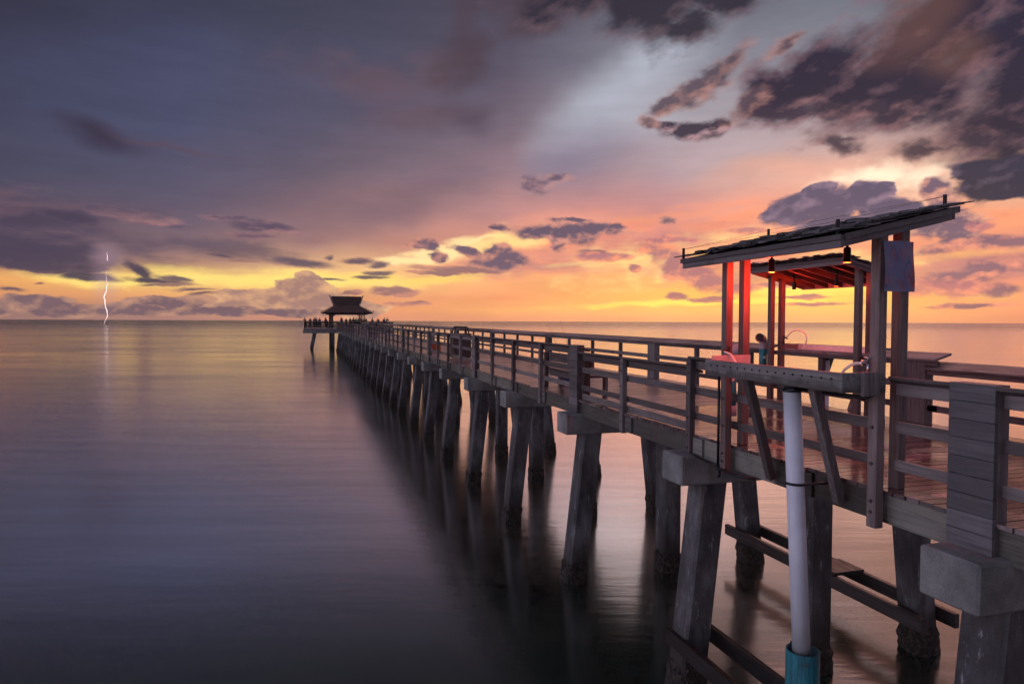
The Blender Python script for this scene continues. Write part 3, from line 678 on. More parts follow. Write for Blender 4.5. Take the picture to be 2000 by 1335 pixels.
# ------------------------------------------------------------------ shelters over the cleaning tables
def shelter(mirror, y0, y1, py0, py1, label):
    def X(x): return 14.4-x if mirror else x
    root = thing('shelter', label, 'shelter', (X(5.2), (py0+py1)/2, DECK), group='roofed fish cleaning shelters')
    sg = -1 if mirror else 1
    xs = (5.085, 5.335) if not mirror else (5.11, 5.36)
    zo, zi = Z(.66), Z(.965)                            # underside of the fascia at the low and high eaves
    xl, xh = 4.5, 5.80
    def zat(x): return zo+(zi-zo)*(x-xl)/(xh-xl)
    for py in (py0, py1):
        for j, x in enumerate(xs):
            b_ = MB(); x0, x1 = sorted((X(x-.048), X(x+.048)))
            b_.box(x0, x1, py-.055, py+.055, (STRB-.03 if j == 0 else DECK), zat(x)+.05)
            o = b_.build('shelter_post', 'red_post_wood', root, bevel=.006)
            if j == 0:
                for zb_ in (-.63, -.97, -1.31, -1.66, -1.76):
                    k = MB(); bolts(k, X(x-.048), py, [Z(zb_)], -sg, .017); k.build('bolt_head', 'bolt_metal', o)
    # fascia boards: along low and high eaves, sloping at both ends
    b_ = MB(); h = .105
    x0, x1 = sorted((X(xl), X(xl+.035))); b_.box(x0, x1, y0, y1, zo, zo+h)
    b_.box(*sorted((X(xl-.022), X(xl))), y0-.02, y1+.02, zo+h*.62, zo+h+.012)
    x0, x1 = sorted((X(xh-.035), X(xh))); b_.box(x0, x1, y0, y1, zi, zi+h)
    b_.box(*sorted((X(xh), X(xh+.022))), y0-.02, y1+.02, zi+h*.62, zi+h+.012)
    f = b_.build('fascia', 'fascia_wood', root, bevel=.003)
    for ye, s_ in ((y0, 1), (y1, -1)):
        b_ = MB()
        ya, yb = sorted((ye, ye+s_*.035)); yc, yd = sorted((ye-s_*.022, ye))
        for (p, q, hb, ht, ext) in ((ya, yb, 0, h, 0), (yc, yd, h*.55, h+.01, .07)):
            a, c_ = xl+.0355-ext*0, xh-.0355+ext
            vs = [(X(x), y_, zat(x)+z_) for (x, z_) in ((a, hb), (c_, hb), (c_, ht), (a, ht)) for y_ in (p, q)]
            b_.add(vs, [(0, 2, 4, 6), (1, 7, 5, 3), (0, 1, 3, 2), (2, 3, 5, 4), (4, 5, 7, 6), (6, 7, 1, 0)])
        b_.build('end_fascia', 'fascia_wood', root, bevel=.002)
    # rafters and boarding
    b_ = MB(); nr = 6
    for k in range(nr):
        yy = y0+.35+(y1-y0-.7)*k/(nr-1)
        vs = [(X(x), yy+dy_, zat(x)+dz_) for x in (xl+.04, xh-.04) for (dy_, dz_) in ((-.02, -.0), (.02, -.0), (.02, .085), (-.02, .085))]
        b_.add(vs, [(3, 2, 1, 0), (4, 5, 6, 7), (0, 1, 5, 4), (1, 2, 6, 5), (2, 3, 7, 6), (3, 0, 4, 7)])
    b_.build('rafter', 'ceiling_wood', root)
    b_ = MB()
    vs = [(X(x), y_, zat(x)+z_) for z_ in (.087, .104) for (x, y_) in ((xl+.037, y0+.037), (xh-.037, y0+.037), (xh-.037, y1-.037), (xl+.037, y1-.037))]
    b_.add(vs, [(3, 2, 1, 0), (4, 5, 6, 7), (0, 1, 5, 4), (2, 3, 7, 6), (1, 2, 6, 5), (3, 0, 4, 7)]); b_.build('roof_boarding', 'ceiling_wood', root)
    # split shingles, course above course
    rnd = random.Random(3 if mirror else 5); b_ = MB(); ncs = 9
    sl = (zi-zo)/(xh-xl)
    for k in range(ncs):
        xa = xl-.07+(xh-xl+.10)*k/ncs; ln = .30; y_ = y0-.06
        while y_ < y1+.05:
            w = rnd.uniform(.08, .17); th = rnd.uniform(.008, .02); x_ = xa+rnd.uniform(-.03, .02); lift = rnd.uniform(.0, .012)
            ye = min(y_+w-.006, y1+.07)
            zb = lambda x: zo+sl*(x-xl)+.125
            vs = []
            for (x, dz_) in ((x_, .012+th+lift), (x_+ln, .0)):
                for yy in (y_, ye): vs += [(X(x), yy, zb(x)+dz_), (X(x), yy, zb(x)+dz_+th)]
            b_.add(vs, [(0, 1, 3, 2), (4, 6, 7, 5), (0, 4, 5, 1), (2, 3, 7, 6), (1, 5, 7, 3), (0, 2, 6, 4)], rnd.uniform(-.6, .7))
            y_ += w
    b_.build('shingles', 'shingle_wood', root)
    # little wire posts at the corners with the bird wire
    b_ = MB(); tops = []
    for (x, yy) in ((xl+.0, y1-.02), (xl+.02, y0+.06), (xh-.06, y1-.02), (xh-.06, y0+.06)):
        zz = zat(x)+.12; b_.box(X(x)-.012, X(x)+.012, yy-.012, yy+.012, zz, zz+.13); tops.append((X(x), yy, zz+.115))
    b_.build('wire_post', 'dark_iron', root)
    b_ = MB()
    for i, j in ((0, 1), (1, 3), (2, 3), (0, 2)): b_.tube([tops[i], tops[j]], .0016, 5)
    b_.build('bird_wire', 'dark_iron', root)
    return root, X, zat
shA, XA, zatA = shelter(False, 4.93, 7.56, 5.085, 7.46, 'nearer wooden shelter with split shingle roof and a poster on its right posts')
shB, XB, zatB = shelter(True, 9.32, 11.85, 9.47, 11.75, 'farther wooden shelter on the sunset side, its rafters showing from below')

# lamps in the shelters
def lamp(x, y, z, label, power):
    t = thing('downlight', label, 'lamp', (x, y, z), group='red downlights in the shelters')
    b_ = MB(); b_.tube([(x, y, z+.15), (x, y, z+.13), (x, y, z), (x, y, z-.002)], [.028, .036, .036, .038], 20, cap=False)
    b_.tube([(x, y, z+.152), (x, y, z+.30)], .014, 10); b_.build('housing', 'dark_iron', t, smooth=True)
    b_ = MB(); b_.tube([(x, y, z+.004), (x, y, z-.005)], .034, 20); b_.build('lens', 'lamp_glass', t)
    l = bpy.data.lights.new('lamp_light', 'POINT'); l.energy = power; l.color = (1, .038, .011); l.shadow_soft_size = .02
    lo = bpy.data.objects.new('lamp_light', l); COL.objects.link(lo); lo.parent = t; lo.location = (0, 0, -.045)
lamp(5.25, 6.83, Z(.59), 'small dark can lamp glowing orange, under the nearer shelter roof near its far posts', 78)
lamp(5.25, 5.66, Z(.61), 'small dark can lamp glowing orange, under the nearer shelter roof beside the poster post', 24)
lamp(9.05, 11.1, Z(.62), 'small dark can lamp under the farther shelter, near its far pair of posts', 48)
lamp(9.05, 10.0, Z(.64), 'small dark can lamp under the farther shelter, near its nearer pair of posts', 14)

# ------------------------------------------------------------------ cleaning tables
def table(mirror, y0, y1, label, struts):
    def X(x): return 14.4-x if mirror else x
    t = thing('cleaning_table', label, 'cleaning table', (X(4.85), (y0+y1)/2, Z(-.6)), group='fish cleaning tables')
    def bx(b_, xa, xb, ya, yb, za, zb): b_.box(*sorted((X(xa), X(xb))), ya, yb, Z(za), Z(zb))
    b_ = MB(); bx(b_, 4.6, 4.642, y0, y1, -.635, -.452); b_.build('front_board', 'trough_wood', t, bevel=.005)
    for ya, yb in ((y0+.001, y0+.041), (y1-.041, y1-.001)):
        b_ = MB(); bx(b_, 4.643, 5.045, ya, yb, -.632, -.453); b_.build('end_board', 'trough_wood', t, bevel=.004)
    b_ = MB(); bx(b_, 4.644, 5.045, y0+.042, y1-.042, -.60, -.585); b_.build('worktop', 'cutting_board', t, bevel=.003)
    b_ = MB(); bx(b_, 4.6435, 4.652, y0+.043, y1-.043, -.583, -.458); b_.build('liner', 'cutting_board', t)
    b_ = MB(); bx(b_, 5.047, 5.085, y0+.002, y1-.002, -.632, -.54); b_.build('inner_board', 'trough_wood', t, bevel=.004)
    if not mirror:
        b_ = MB(); bx(b_, 4.66, 5.2, y1-.055, y1-.043, -.58, -.405); b_.build('splash_plate', 'cutting_board', t, bevel=.004)
    b_ = MB(); bx(b_, 4.645, 5.04, y0+.05, y1-.05, -.632, -.602); b_.build('under_frame', 'dark_wood', t)
    for ya, yb in ((y0-.045, y0-.001), (y1+.001, y1+.045)):
        b_ = MB(); bx(b_, 4.80, 4.985, ya, yb, -.665, -.445); b_.build('bracket', 'weathered_wood_upright', t, bevel=.004)
    b_ = MB(); nh = 16
    for k in range(nh):
        yy = y0+.13+(y1-y0-.26)*k/(nh-1); xx = X(4.6); s_ = 1 if mirror else -1
        b_.tube([(xx-s_*.004, yy, Z(-.515)), (xx+s_*.006, yy, Z(-.515))], .0115, 10)
    b_.build('bolt_head', 'dark_iron', t)
    for ys in struts:
        b_ = MB(); b_.bar((X(4.72), ys-.03, Z(-.61)), (X(5.12), ys+.05, Z(-1.80)), .09, .085, up=(0, 1, 0)); b_.build('strut', 'weathered_wood_upright', t, bevel=.005)
    return t
table(False, 4.99, 7.19, 'grey wooden fish cleaning table with a row of dark bolts, jutting from the near rail', (6.56, 5.52))
table(True, 9.5, 11.85, 'fish cleaning table with pale backboard lit red, on the far rail', (9.9, 10.8))

def drain(x, y, dx_, dy_, label):
    t = thing('drain_pipe', label, 'pipe', (x, y, 0), group='drain pipes of the cleaning tables', pier=False)
    p0, p1 = Vector((x, y, Z(-.69))), Vector((x+dx_, y+dy_, 1.55))
    b_ = MB(False); b_.tube([p0, p0.lerp(p1, .5), p1], .088, 40); b_.build('waste_pipe', 'white_plastic_pipe', t, smooth=True)
    b_ = MB(False); b_.tube([p0+Vector((0, 0, .075)), p0+Vector((0, 0, .0))], .075, 32); b_.tube([p0, p0-Vector((0, 0, .028))], .097, 40); b_.build('coupling', 'black_plastic', t, smooth=True)
    q = p1; b_ = MB(False)
    R1, R2, zt, zb = .165, .150, 1.84, -1.0; n = 48
    rings = [(R1, zb), (R1, zt), (R2, zt), (R2, zb)]
    vs = [(q.x+r*math.cos(2*math.pi*k/n), q.y+r*math.sin(2*math.pi*k/n), z) for r, z in rings for k in range(n)]
    fs = [(i*n+k, i*n+(k+1) % n, (i+1)*n+(k+1) % n, (i+1)*n+k) for i in range(3) for k in range(n)]
    b_.add(vs, fs); b_.build('teal_sleeve', 'teal_pipe', t, smooth=True)
    zc = Z(-1.66); pc = p0.lerp(p1, (p0.z-zc)/(p0.z-p1.z)); sg = 1 if x < 7 else -1
    b_ = MB(False); b_.tube([(pc.x+.097*math.cos(a*math.pi/12), pc.y+.097*math.sin(a*math.pi/12), zc) for a in range(25)], .014, 8)
    b_.bar((pc.x+sg*.05, pc.y-.09, zc), (pc.x+sg*.42, pc.y-.16, zc+.02), .03, .02)
    b_.build('pipe_clamp', 'dark_iron', t, smooth=True)
drain(4.83, 5.93, .045, -.17, 'white plastic drain pipe dropping from the near cleaning table into a teal sleeve')
drain(9.52, 10.78, -.02, 0, 'white plastic drain pipe below the far cleaning table')

# supply pipe, taps and hoses
b_ = MB(); b_.tube([(5.045, 7.56, Z(-.62)), (5.045, 7.56, Z(-1.83))], .017, 10); b_.tube([(5.045, 7.56, Z(-1.83)), (5.06, 7.7, Z(-1.85)), (5.1, 8.3, Z(-1.83))], .017, 10)
b_.tube([(5.045, 7.56, Z(-1.84)), (5.02, 7.5, Z(-1.9)), (5.0, 7.47, Z(-1.97))], [.022, .03, .02], 10); b_.tube([(5.0, 7.5, Z(-1.86)), (5.05, 7.1, Z(-1.88)), (5.12, 6.9, Z(-1.87))], .018, 10)
tag(b_.build('water_pipe', 'dark_iron', origin=(5.045, 7.56, DECK), smooth=True), 'thin dark water pipe with a valve running down beside the left shelter posts', 'pipe', 'supply pipes')
b_ = MB(); b_.tube([(4.9, 5.9, Z(-.69)), (4.95, 5.3, Z(-.70)), (5.0, 5.12, Z(-.70)), (5.04, 5.08, Z(-.66)), (5.04, 5.08, Z(-.60))], .02, 10)
tag(b_.build('water_pipe', 'dark_iron', origin=(5, 5.3, Z(-.7)), smooth=True), 'dark water pipe elbowing up under the near end of the cleaning table', 'pipe', 'supply pipes')

def arc(pts, n=10):
    pts = [Vector(p) for p in pts]; pts = [2*pts[0]-pts[1]]+pts+[2*pts[-1]-pts[-2]]; o = []
    for i in range(1, len(pts)-2):
        for k in range(n):
            t_ = k/n; a, b2, c_, d_ = pts[i-1:i+3]
            o.append(.5*((2*b2)+(c_-a)*t_+(2*a-5*b2+4*c_-d_)*t_*t_+(3*b2-a-3*c_+d_)*t_**3))
    o.append(pts[-2]); return o
def tap(x, y, z, sx_, label, mat, hose=None, hlabel=''):
    t = thing('tap', label, 'tap', (x, y, z), group='taps at the cleaning tables')
    b_ = MB(); b_.tube([(x, y, z-.12), (x, y, z)], .014, 12); b_.tube([(x, y, z), (x+sx_*.06, y-.0, z+.01), (x+sx_*.09, y, z-.015)], [.017, .016, .014], 12)
    b_.build('body', mat, t, smooth=True)
    b_ = MB(); b_.tube([(x, y, z+.015), (x, y, z+.045)], .007, 8)
    b_.tube([(x+.032*math.cos(k*math.pi/6), y+.032*math.sin(k*math.pi/6), z+.045) for k in range(13)], .007, 6)
    b_.tube([(x-.03, y, z+.045), (x+.03, y, z+.045)], .004, 6); b_.build('handle', mat, t, smooth=True)
    if hose:
        b_ = MB(); b_.tube(arc(hose), .0135, 12)
        tag(b_.build('hose', 'hose_plastic', origin=(x, y, z), smooth=True), hlabel, 'hose', 'wash hoses')
tap(5.02, 7.32, Z(-.36), -1, 'dark tap at the far end of the near cleaning table', 'dark_iron',
    [(4.94, 7.3, Z(-.37)), (4.90, 7.1, Z(-.40)), (4.88, 6.95, Z(-.50)), (4.84, 6.7, Z(-.571)), (4.76, 6.3, Z(-.571)), (4.80, 6.0, Z(-.571))], 'pale hose from the left tap lying in the near cleaning table')
tap(5.02, 5.13, Z(-.37), -1, 'bright chrome tap at the near end of the near cleaning table', 'chrome',
    [(4.94, 5.13, Z(-.38)), (4.91, 5.18, Z(-.385)), (4.88, 5.26, Z(-.44)), (4.86, 5.36, Z(-.56)), (4.82, 5.6, Z(-.571))], 'short pale hose curling from the chrome tap by the poster post')
tap(9.24, 11.62, Z(-.33), 1, 'dark tap at the left end of the far cleaning table', 'dark_iron',
    [(9.30, 11.6, Z(-.31)), (9.34, 11.5, Z(-.20)), (9.38, 11.35, Z(-.17)), (9.40, 11.2, Z(-.23)), (9.40, 11.15, Z(-.36)), (9.42, 11.3, Z(-.55)), (9.45, 11.6, Z(-.571))], 'hose looping up from the tap of the far cleaning table')
tap(9.22, 9.3, Z(-.36), 1, 'dark tap on the right hand posts of the farther shelter', 'dark_iron')

# poster on the shelter post
b_ = MB(); nxp, nzp = 8, 12
vs = []; fs = []
for s_ in (0, 1):
    for j in range(nzp+1):
        for i in range(nxp+1):
            x = 5.025+.345*i/nxp; z = Z(.285)+.46*j/nzp
            vs.append((x, 4.975-.012*math.sin(i*.9+j*.35)-s_*.004, z))
st = (nxp+1)*(nzp+1)
for s_ in (0, 1):
    for j in range(nzp):
        for i in range(nxp):
            a = s_*st+j*(nxp+1)+i; fs.append((a, a+1, a+nxp+2, a+nxp+1))
b_.add(vs, fs)
po_ = b_.build('poster', 'faded_poster', origin=(5.2, 4.97, Z(.5)), smooth=True)
tag(po_, 'faded blue and red poster hanging between the right hand posts of the near shelter', 'poster')

# fishing line bins: pvc elbows on teal tubes
def linebin(x, y, zt, zb, face, label, teal):
    t = thing('line_bin', label, 'recycling tube', (x, y, zb), group='fishing line recycling tubes')
    f = Vector(face)
    b_ = MB(); pts = [Vector((x, y, zt-.25)), Vector((x, y, zt-.12))]
    for k in range(1, 7):
        a = k*math.pi/12; pts.append(Vector((x, y, zt-.12))+Vector((0, 0, 1))*.10*math.sin(a)+f*.13*(1-math.cos(a)))
    pts.append(pts[-1]+f*.05); n = len(pts)
    b_.tube(pts, [.082]*(n-2)+[.082, .092], 24, cap=False)
    b_.tube([p_ for p_ in pts[::-1]], [.084, .074]+[.074]*(n-2), 24, cap=False); b_.build('elbow', 'grey_pvc', t, smooth=True)
    b_ = MB(); b_.tube([(x, y, zb), (x, y, zt-.20)], .078, 24); b_.build('tube', 'teal_pipe', t, smooth=True)
    b_ = MB(); b_.tube([(x, y, zb-.004), (x, y, zb+.14)], .084, 24); b_.build('end_cap', 'grey_pvc', t, smooth=True)
    b_ = MB(); n = (-RT0*.0-FW*1).normalized(); c = Vector((x, y, zt-.42))-Vector((FW.x, FW.y, 0))*.079
    b_.tube([c, c-Vector((FW.x, FW.y, 0))*.006], .03, 16); b_.build('sticker', 'cutting_board', t)
linebin(5.56, 8.06, Z(-.36), Z(-1.28), (.3, -.95, 0), 'teal fishing line tube with grey elbow between the left posts of the near shelter', True)
linebin(9.03, 11.98, Z(-.31), Z(-1.1), (-.86, -.5, 0), 'grey elbow tube with round sticker at the left posts of the farther shelter', True)

# ------------------------------------------------------------------ things on the deck
def bench(y0, y1):
    t = thing('wooden_bench', 'weathered wooden bench against the near railing, left of the boarded post', 'bench', (5.6, (y0+y1)/2, DECK))
    def bx(nm, *a, mat='weathered_wood_along'):
        b_ = MB(); b_.box(*a); b_.build(nm, mat, t, bevel=.006)
    for yy in (y0, y1-.12):
        bx('leg', 5.42, 5.51, yy, yy+.28*0+.12, DECK, DECK+.82, mat='weathered_wood_upright'); bx('leg', 5.82, 5.90, yy, yy+.10, DECK, DECK+.40, mat='weathered_wood_upright')
    bx('seat', 5.515, 5.93, y0-.03, y1+.03, DECK+.402, DECK+.45)
    bx('seat_rail', 5.512, 5.55, y0+.13, y1-.13, DECK+.28, DECK+.40)
    bx('backrest', 5.512, 5.55, y0-.03, y1+.03, DECK+.62, DECK+.82)
bench(12.75, 15.35)

def slat_bin(x, y, w, h, label):
    t = thing('litter_bin', label, 'bin', (x, y, DECK), group='litter bins on the deck')
    b_ = MB(); n = 7
    for k in range(n):
        a = -w/2+w*k/n+.006; c = a+w/n-.012
        b_.box(x+a, x+c, y-w/2-.012, y-w/2+.012, DECK+.08, DECK+h); b_.box(x+a, x+c, y+w/2-.012, y+w/2+.012, DECK+.08, DECK+h)
        b_.box(x-w/2-.012, x-w/2+.012, y+a, y+c, DECK+.08, DECK+h); b_.box(x+w/2-.012, x+w/2+.012, y+a, y+c, DECK+.08, DECK+h)
    b_.build('slat_panel', 'bin_slats', t)
    b_ = MB(); b_.box(x-w/2+.02, x+w/2-.02, y-w/2+.02, y+w/2-.02, DECK+.05, DECK+h-.02); b_.build('liner', 'black_plastic', t)
    b_ = MB(); b_.box(x-w/2-.04, x+w/2+.04, y-w/2-.04, y+w/2+.04, DECK+h, DECK+h+.04); b_.build('lid', 'bin_slats', t, bevel=.01)
    b_ = MB()
    for yy in (y-w*.3, y+w*.3):
        b_.tube([(x-w*.42, yy, DECK+h+.04), (x-w*.36, yy, DECK+h+.26), (x-w*.30, yy, DECK+h+.30), (x+w*.30, yy, DECK+h+.30), (x+w*.36, yy, DECK+h+.26), (x+w*.42, yy, DECK+h+.04)], .03, 8)
    b_.build('hoop_handle', 'black_plastic', t, smooth=True)
slat_bin(5.95, 26.9, .70, .98, 'slatted litter bin with black hoop handle on the deck beside the near railing')
slat_bin(5.75, 62, .72, 1.0, 'far litter bin with dark hoop top showing above the railing halfway out')

def cooler(x, y, w, d, h, mat, label, name='cool_box', cat='cool box'):
    t = thing(name, label, cat, (x, y, DECK))
    b_ = MB(); b_.box(x-w/2, x+w/2, y-d/2, y+d/2, DECK, DECK+h); b_.build('body', mat, t, bevel=.03, seg=2)
    b_ = MB(); b_.box(x-w/2-.015, x+w/2+.015, y-d/2-.015, y+d/2+.015, DECK+h, DECK+h+.05); b_.build('lid', 'cutting_board' if mat != 'orange_plastic' else mat, t, bevel=.012)
    b_ = MB(); b_.tube(arc([(x-w/2-.02, y, DECK+h*.8), (x-w/2-.03, y, DECK+h+.1), (x, y, DECK+h+.16), (x+w/2+.03, y, DECK+h+.1), (x+w/2+.02, y, DECK+h*.8)], 4), .01, 6); b_.build('handle', 'black_plastic', t)
cooler(6.1, 33.5, .55, .5, .34, 'orange_plastic', 'orange box on the deck beyond the slatted bin, seen through the railing')
cooler(6.25, 15.9, .34, .5, .26, 'blue_cloth', 'small blue cool box with white lid on the deck beside the bench')

def rod(x, y, label, dx_, dy_, h):
    t = thing('fishing_rod', label, 'fishing rod', (x, y, DECK), group='fishing rods on the far rail')
    b_ = MB(); a, c = Vector((x-.35, y, DECK)), Vector((x+dx_, y+dy_, DECK+h)); b_.tube([a.lerp(c, k/6)+Vector((0, 0, -.05*math.sin(k/6*3.14))) for k in range(7)], [.010, .009, .007, .006, .005, .004, .003], 6); b_.build('blank', 'black_plastic', t, smooth=True)
    p = a.lerp(c, .2); b_ = MB(); b_.tube([p+Vector((-.04, 0, -.03)), p+Vector((.0, 0, -.03))], .032, 12); b_.build('reel', 'dark_iron', t)
rod(9.25, 22.9, 'left one of two fishing rods leaning on the far rail', -.1, 2.6, 1.55)
rod(9.25, 21.9, 'right one of two fishing rods leaning on the far rail', -.1, 2.2, 1.6)

# ------------------------------------------------------------------ pier head
PX0, PX1, PY0, PY1 = -.4, 14.8, 121.5, 137.0
head = thing('pier_end_platform', 'broad platform at the seaward end of the pier on concrete piles', 'platform', (7.2, 128, 0), pier=False)
b_ = MB(); b_.box(PX0, PX1, PY0, PY1, DECK-.30, DECK-.0); b_.build('deck', 'deck_wood', head)
b_ = MB(); b_.box(PX0-.1, PX1+.1, PY0+.1, PY0+.7, DECK-.85, DECK-.302); b_.box(PX0-.1, PX1+.1, PY0+7, PY0+7.6, DECK-.85, DECK-.302); b_.box(PX0-.1, PX1+.1, PY1-.8, PY1-.2, DECK-.85, DECK-.302)
b_.build('pile_cap', 'cap_concrete', head, bevel=.03)
def hp(x, y, lean):
    b_ = MB(False); w = .22; zt = DECK-.85+rise(122)
    vs = [(x+lean*(zt-z)/5+a, y+c, z) for z in (-2, zt) for a, c in ((-w, -w), (w, -w), (w, w), (-w, w))]
    b_.add(vs, [(3, 2, 1, 0), (4, 5, 6, 7), (0, 1, 5, 4), (1, 2, 6, 5), (2, 3, 7, 6), (3, 0, 4, 7)]); b_.build('pile', 'pile_concrete', head, bevel=.03)
for yy in (PY0+.4, PY0+7.3, PY1-.5):
    hp(1.5, yy, -1.0); hp(4.5, yy, 0); hp(9.9, yy, 0); hp(12.9, yy, 1.0)
hr = thing('wooden_railing', 'dark railing round the platform at the end of the pier', 'railing', (7.2, 121.6, DECK), group='pier railings')
def hrail(p0, p1):
    p0, p1 = Vector(p0), Vector(p1); L = (p1-p0).length; n = max(1, round(L/2.2))
    for k in range(n+1):
        q = p0.lerp(p1, k/n); b_ = MB(); b_.box(q.x-.06, q.x+.06, q.y-.06, q.y+.06, DECK-.3, RAILT-.0); b_.build('rail_post', 'dark_wood', hr)
    b_ = MB(); u = Vector((0, 0, 1))
    b_.bar(p0+u*(RAILT+.0), p1+u*(RAILT+.0), .2, .07); b_.build('top_rail', 'dark_wood', hr)
    b_ = MB()
    for z in (-.62, -.97, -1.32): b_.bar(p0+u*Z(z), p1+u*Z(z), .04, .13)
    b_.build('rail_board', 'dark_wood', hr)
e = .12
for a, c in (((PX0+e, PY0+e, 0), (5.1, PY0+e, 0)), ((9.3, PY0+e, 0), (PX1-e, PY0+e, 0)), ((PX0+e, PY0+e, 0), (PX0+e, PY1-e, 0)), ((PX1-e, PY0+e, 0), (PX1-e, PY1-e, 0)), ((PX0+e, PY1-e, 0), (PX1-e, PY1-e, 0))):
    hrail(a, c)

pav = thing('pavilion', 'dark pavilion with flared two tier hipped roof at the far end of the pier', 'pavilion', (7.1, 128.8, DECK))
rz = rise(122)
ze, zw, zr = Z(1.42), Z(2.75), Z(4.45)
cx, cyy = 7.12, 128.8
def ring(hx, hy, z): return [(cx-hx, cyy-hy, z), (cx+hx, cyy-hy, z), (cx+hx, cyy+hy, z), (cx-hx, cyy+hy, z)]
b_ = MB(False); vs = ring(4.35, 4.35, ze-.14)+ring(4.35, 4.35, ze+.02)+ring(2.05, 1.7, zw); 
b_.add(vs, [(3, 2, 1, 0), (0, 1, 5, 4), (1, 2, 6, 5), (2, 3, 7, 6), (3, 0, 4, 7), (4, 5, 9, 8), (5, 6, 10, 9), (6, 7, 11, 10), (7, 4, 8, 11)])
b_.build('lower_roof', 'roof_dark', pav)
b_ = MB(False)
vs = ring(2.07, 1.72, zw-.02)+[(cx-2.75, cyy-.12, zr), (cx+2.75, cyy-.12, zr), (cx+2.75, cyy+.12, zr), (cx-2.75, cyy+.12, zr)]
b_.add(vs, [(0, 1, 5, 4), (1, 2, 6, 5), (2, 3, 7, 6), (3, 0, 4, 7), (4, 5, 6, 7), (3, 2, 1, 0)]); b_.build('upper_roof', 'roof_dark', pav)
b_ = MB(False)
for sx_ in (-1, 1):
    for s2 in (-1, 1):
        b_.bar((cx+sx_*2.22, cyy+s2*1.78, zw+.0), (cx+sx_*3.0, cyy+s2*.12, zr+.18), .05, .14, up=(1, 0, 0))
    for s2 in (-1, 1):
        b_.bar((cx+sx_*2.1, cyy+s2*1.75, zw+.06), (cx+sx_*4.5, cyy+s2*4.5, ze+.1), .09, .10)
        b_.box(cx+sx_*4.42-.03, cx+sx_*4.42+.03, cyy+s2*4.42-.03, cyy+s2*4.42+.03, ze+.02, ze+.5)
b_.build('bargeboard', 'fascia_wood', pav)
b_ = MB(False)
for k in range(26):
    for s2 in (-1, 1):
        b_.box(cx-4.2+8.4*k/25-.04, cx-4.2+8.4*k/25+.04, cyy+s2*4.2-.35, cyy+s2*4.2+.35, ze-.24, ze-.13)
b_.build('rafter_tail', 'dark_wood', pav)
for sx_ in (-1, 1):
    for s2 in (-1, 1):
        for o_ in (-.2, .2):
            b_ = MB(False); x = cx+sx_*2.75+o_; y = cyy+s2*2.75; b_.box(x-.1, x+.1, y-.1, y+.1, DECK+rz, ze-.1); b_.build('column', 'red_post_wood', pav)
        b_ = MB(False); b_.bar((cx+sx_*2.6, cyy+s2*2.75, Z(.7)), (cx+sx_*1.9, cyy+s2*2.75, ze-.15), .1, .1, up=(0, 1, 0)); b_.build('knee_brace', 'dark_wood', pav)
b_ = MB(False)
for s2 in (-1, 1): b_.box(cx-3.6, cx+3.6, cyy+s2*2.75-.1, cyy+s2*2.75+.1, ze-.32, ze-.145)
b_.build('header_beam', 'dark_wood', pav)

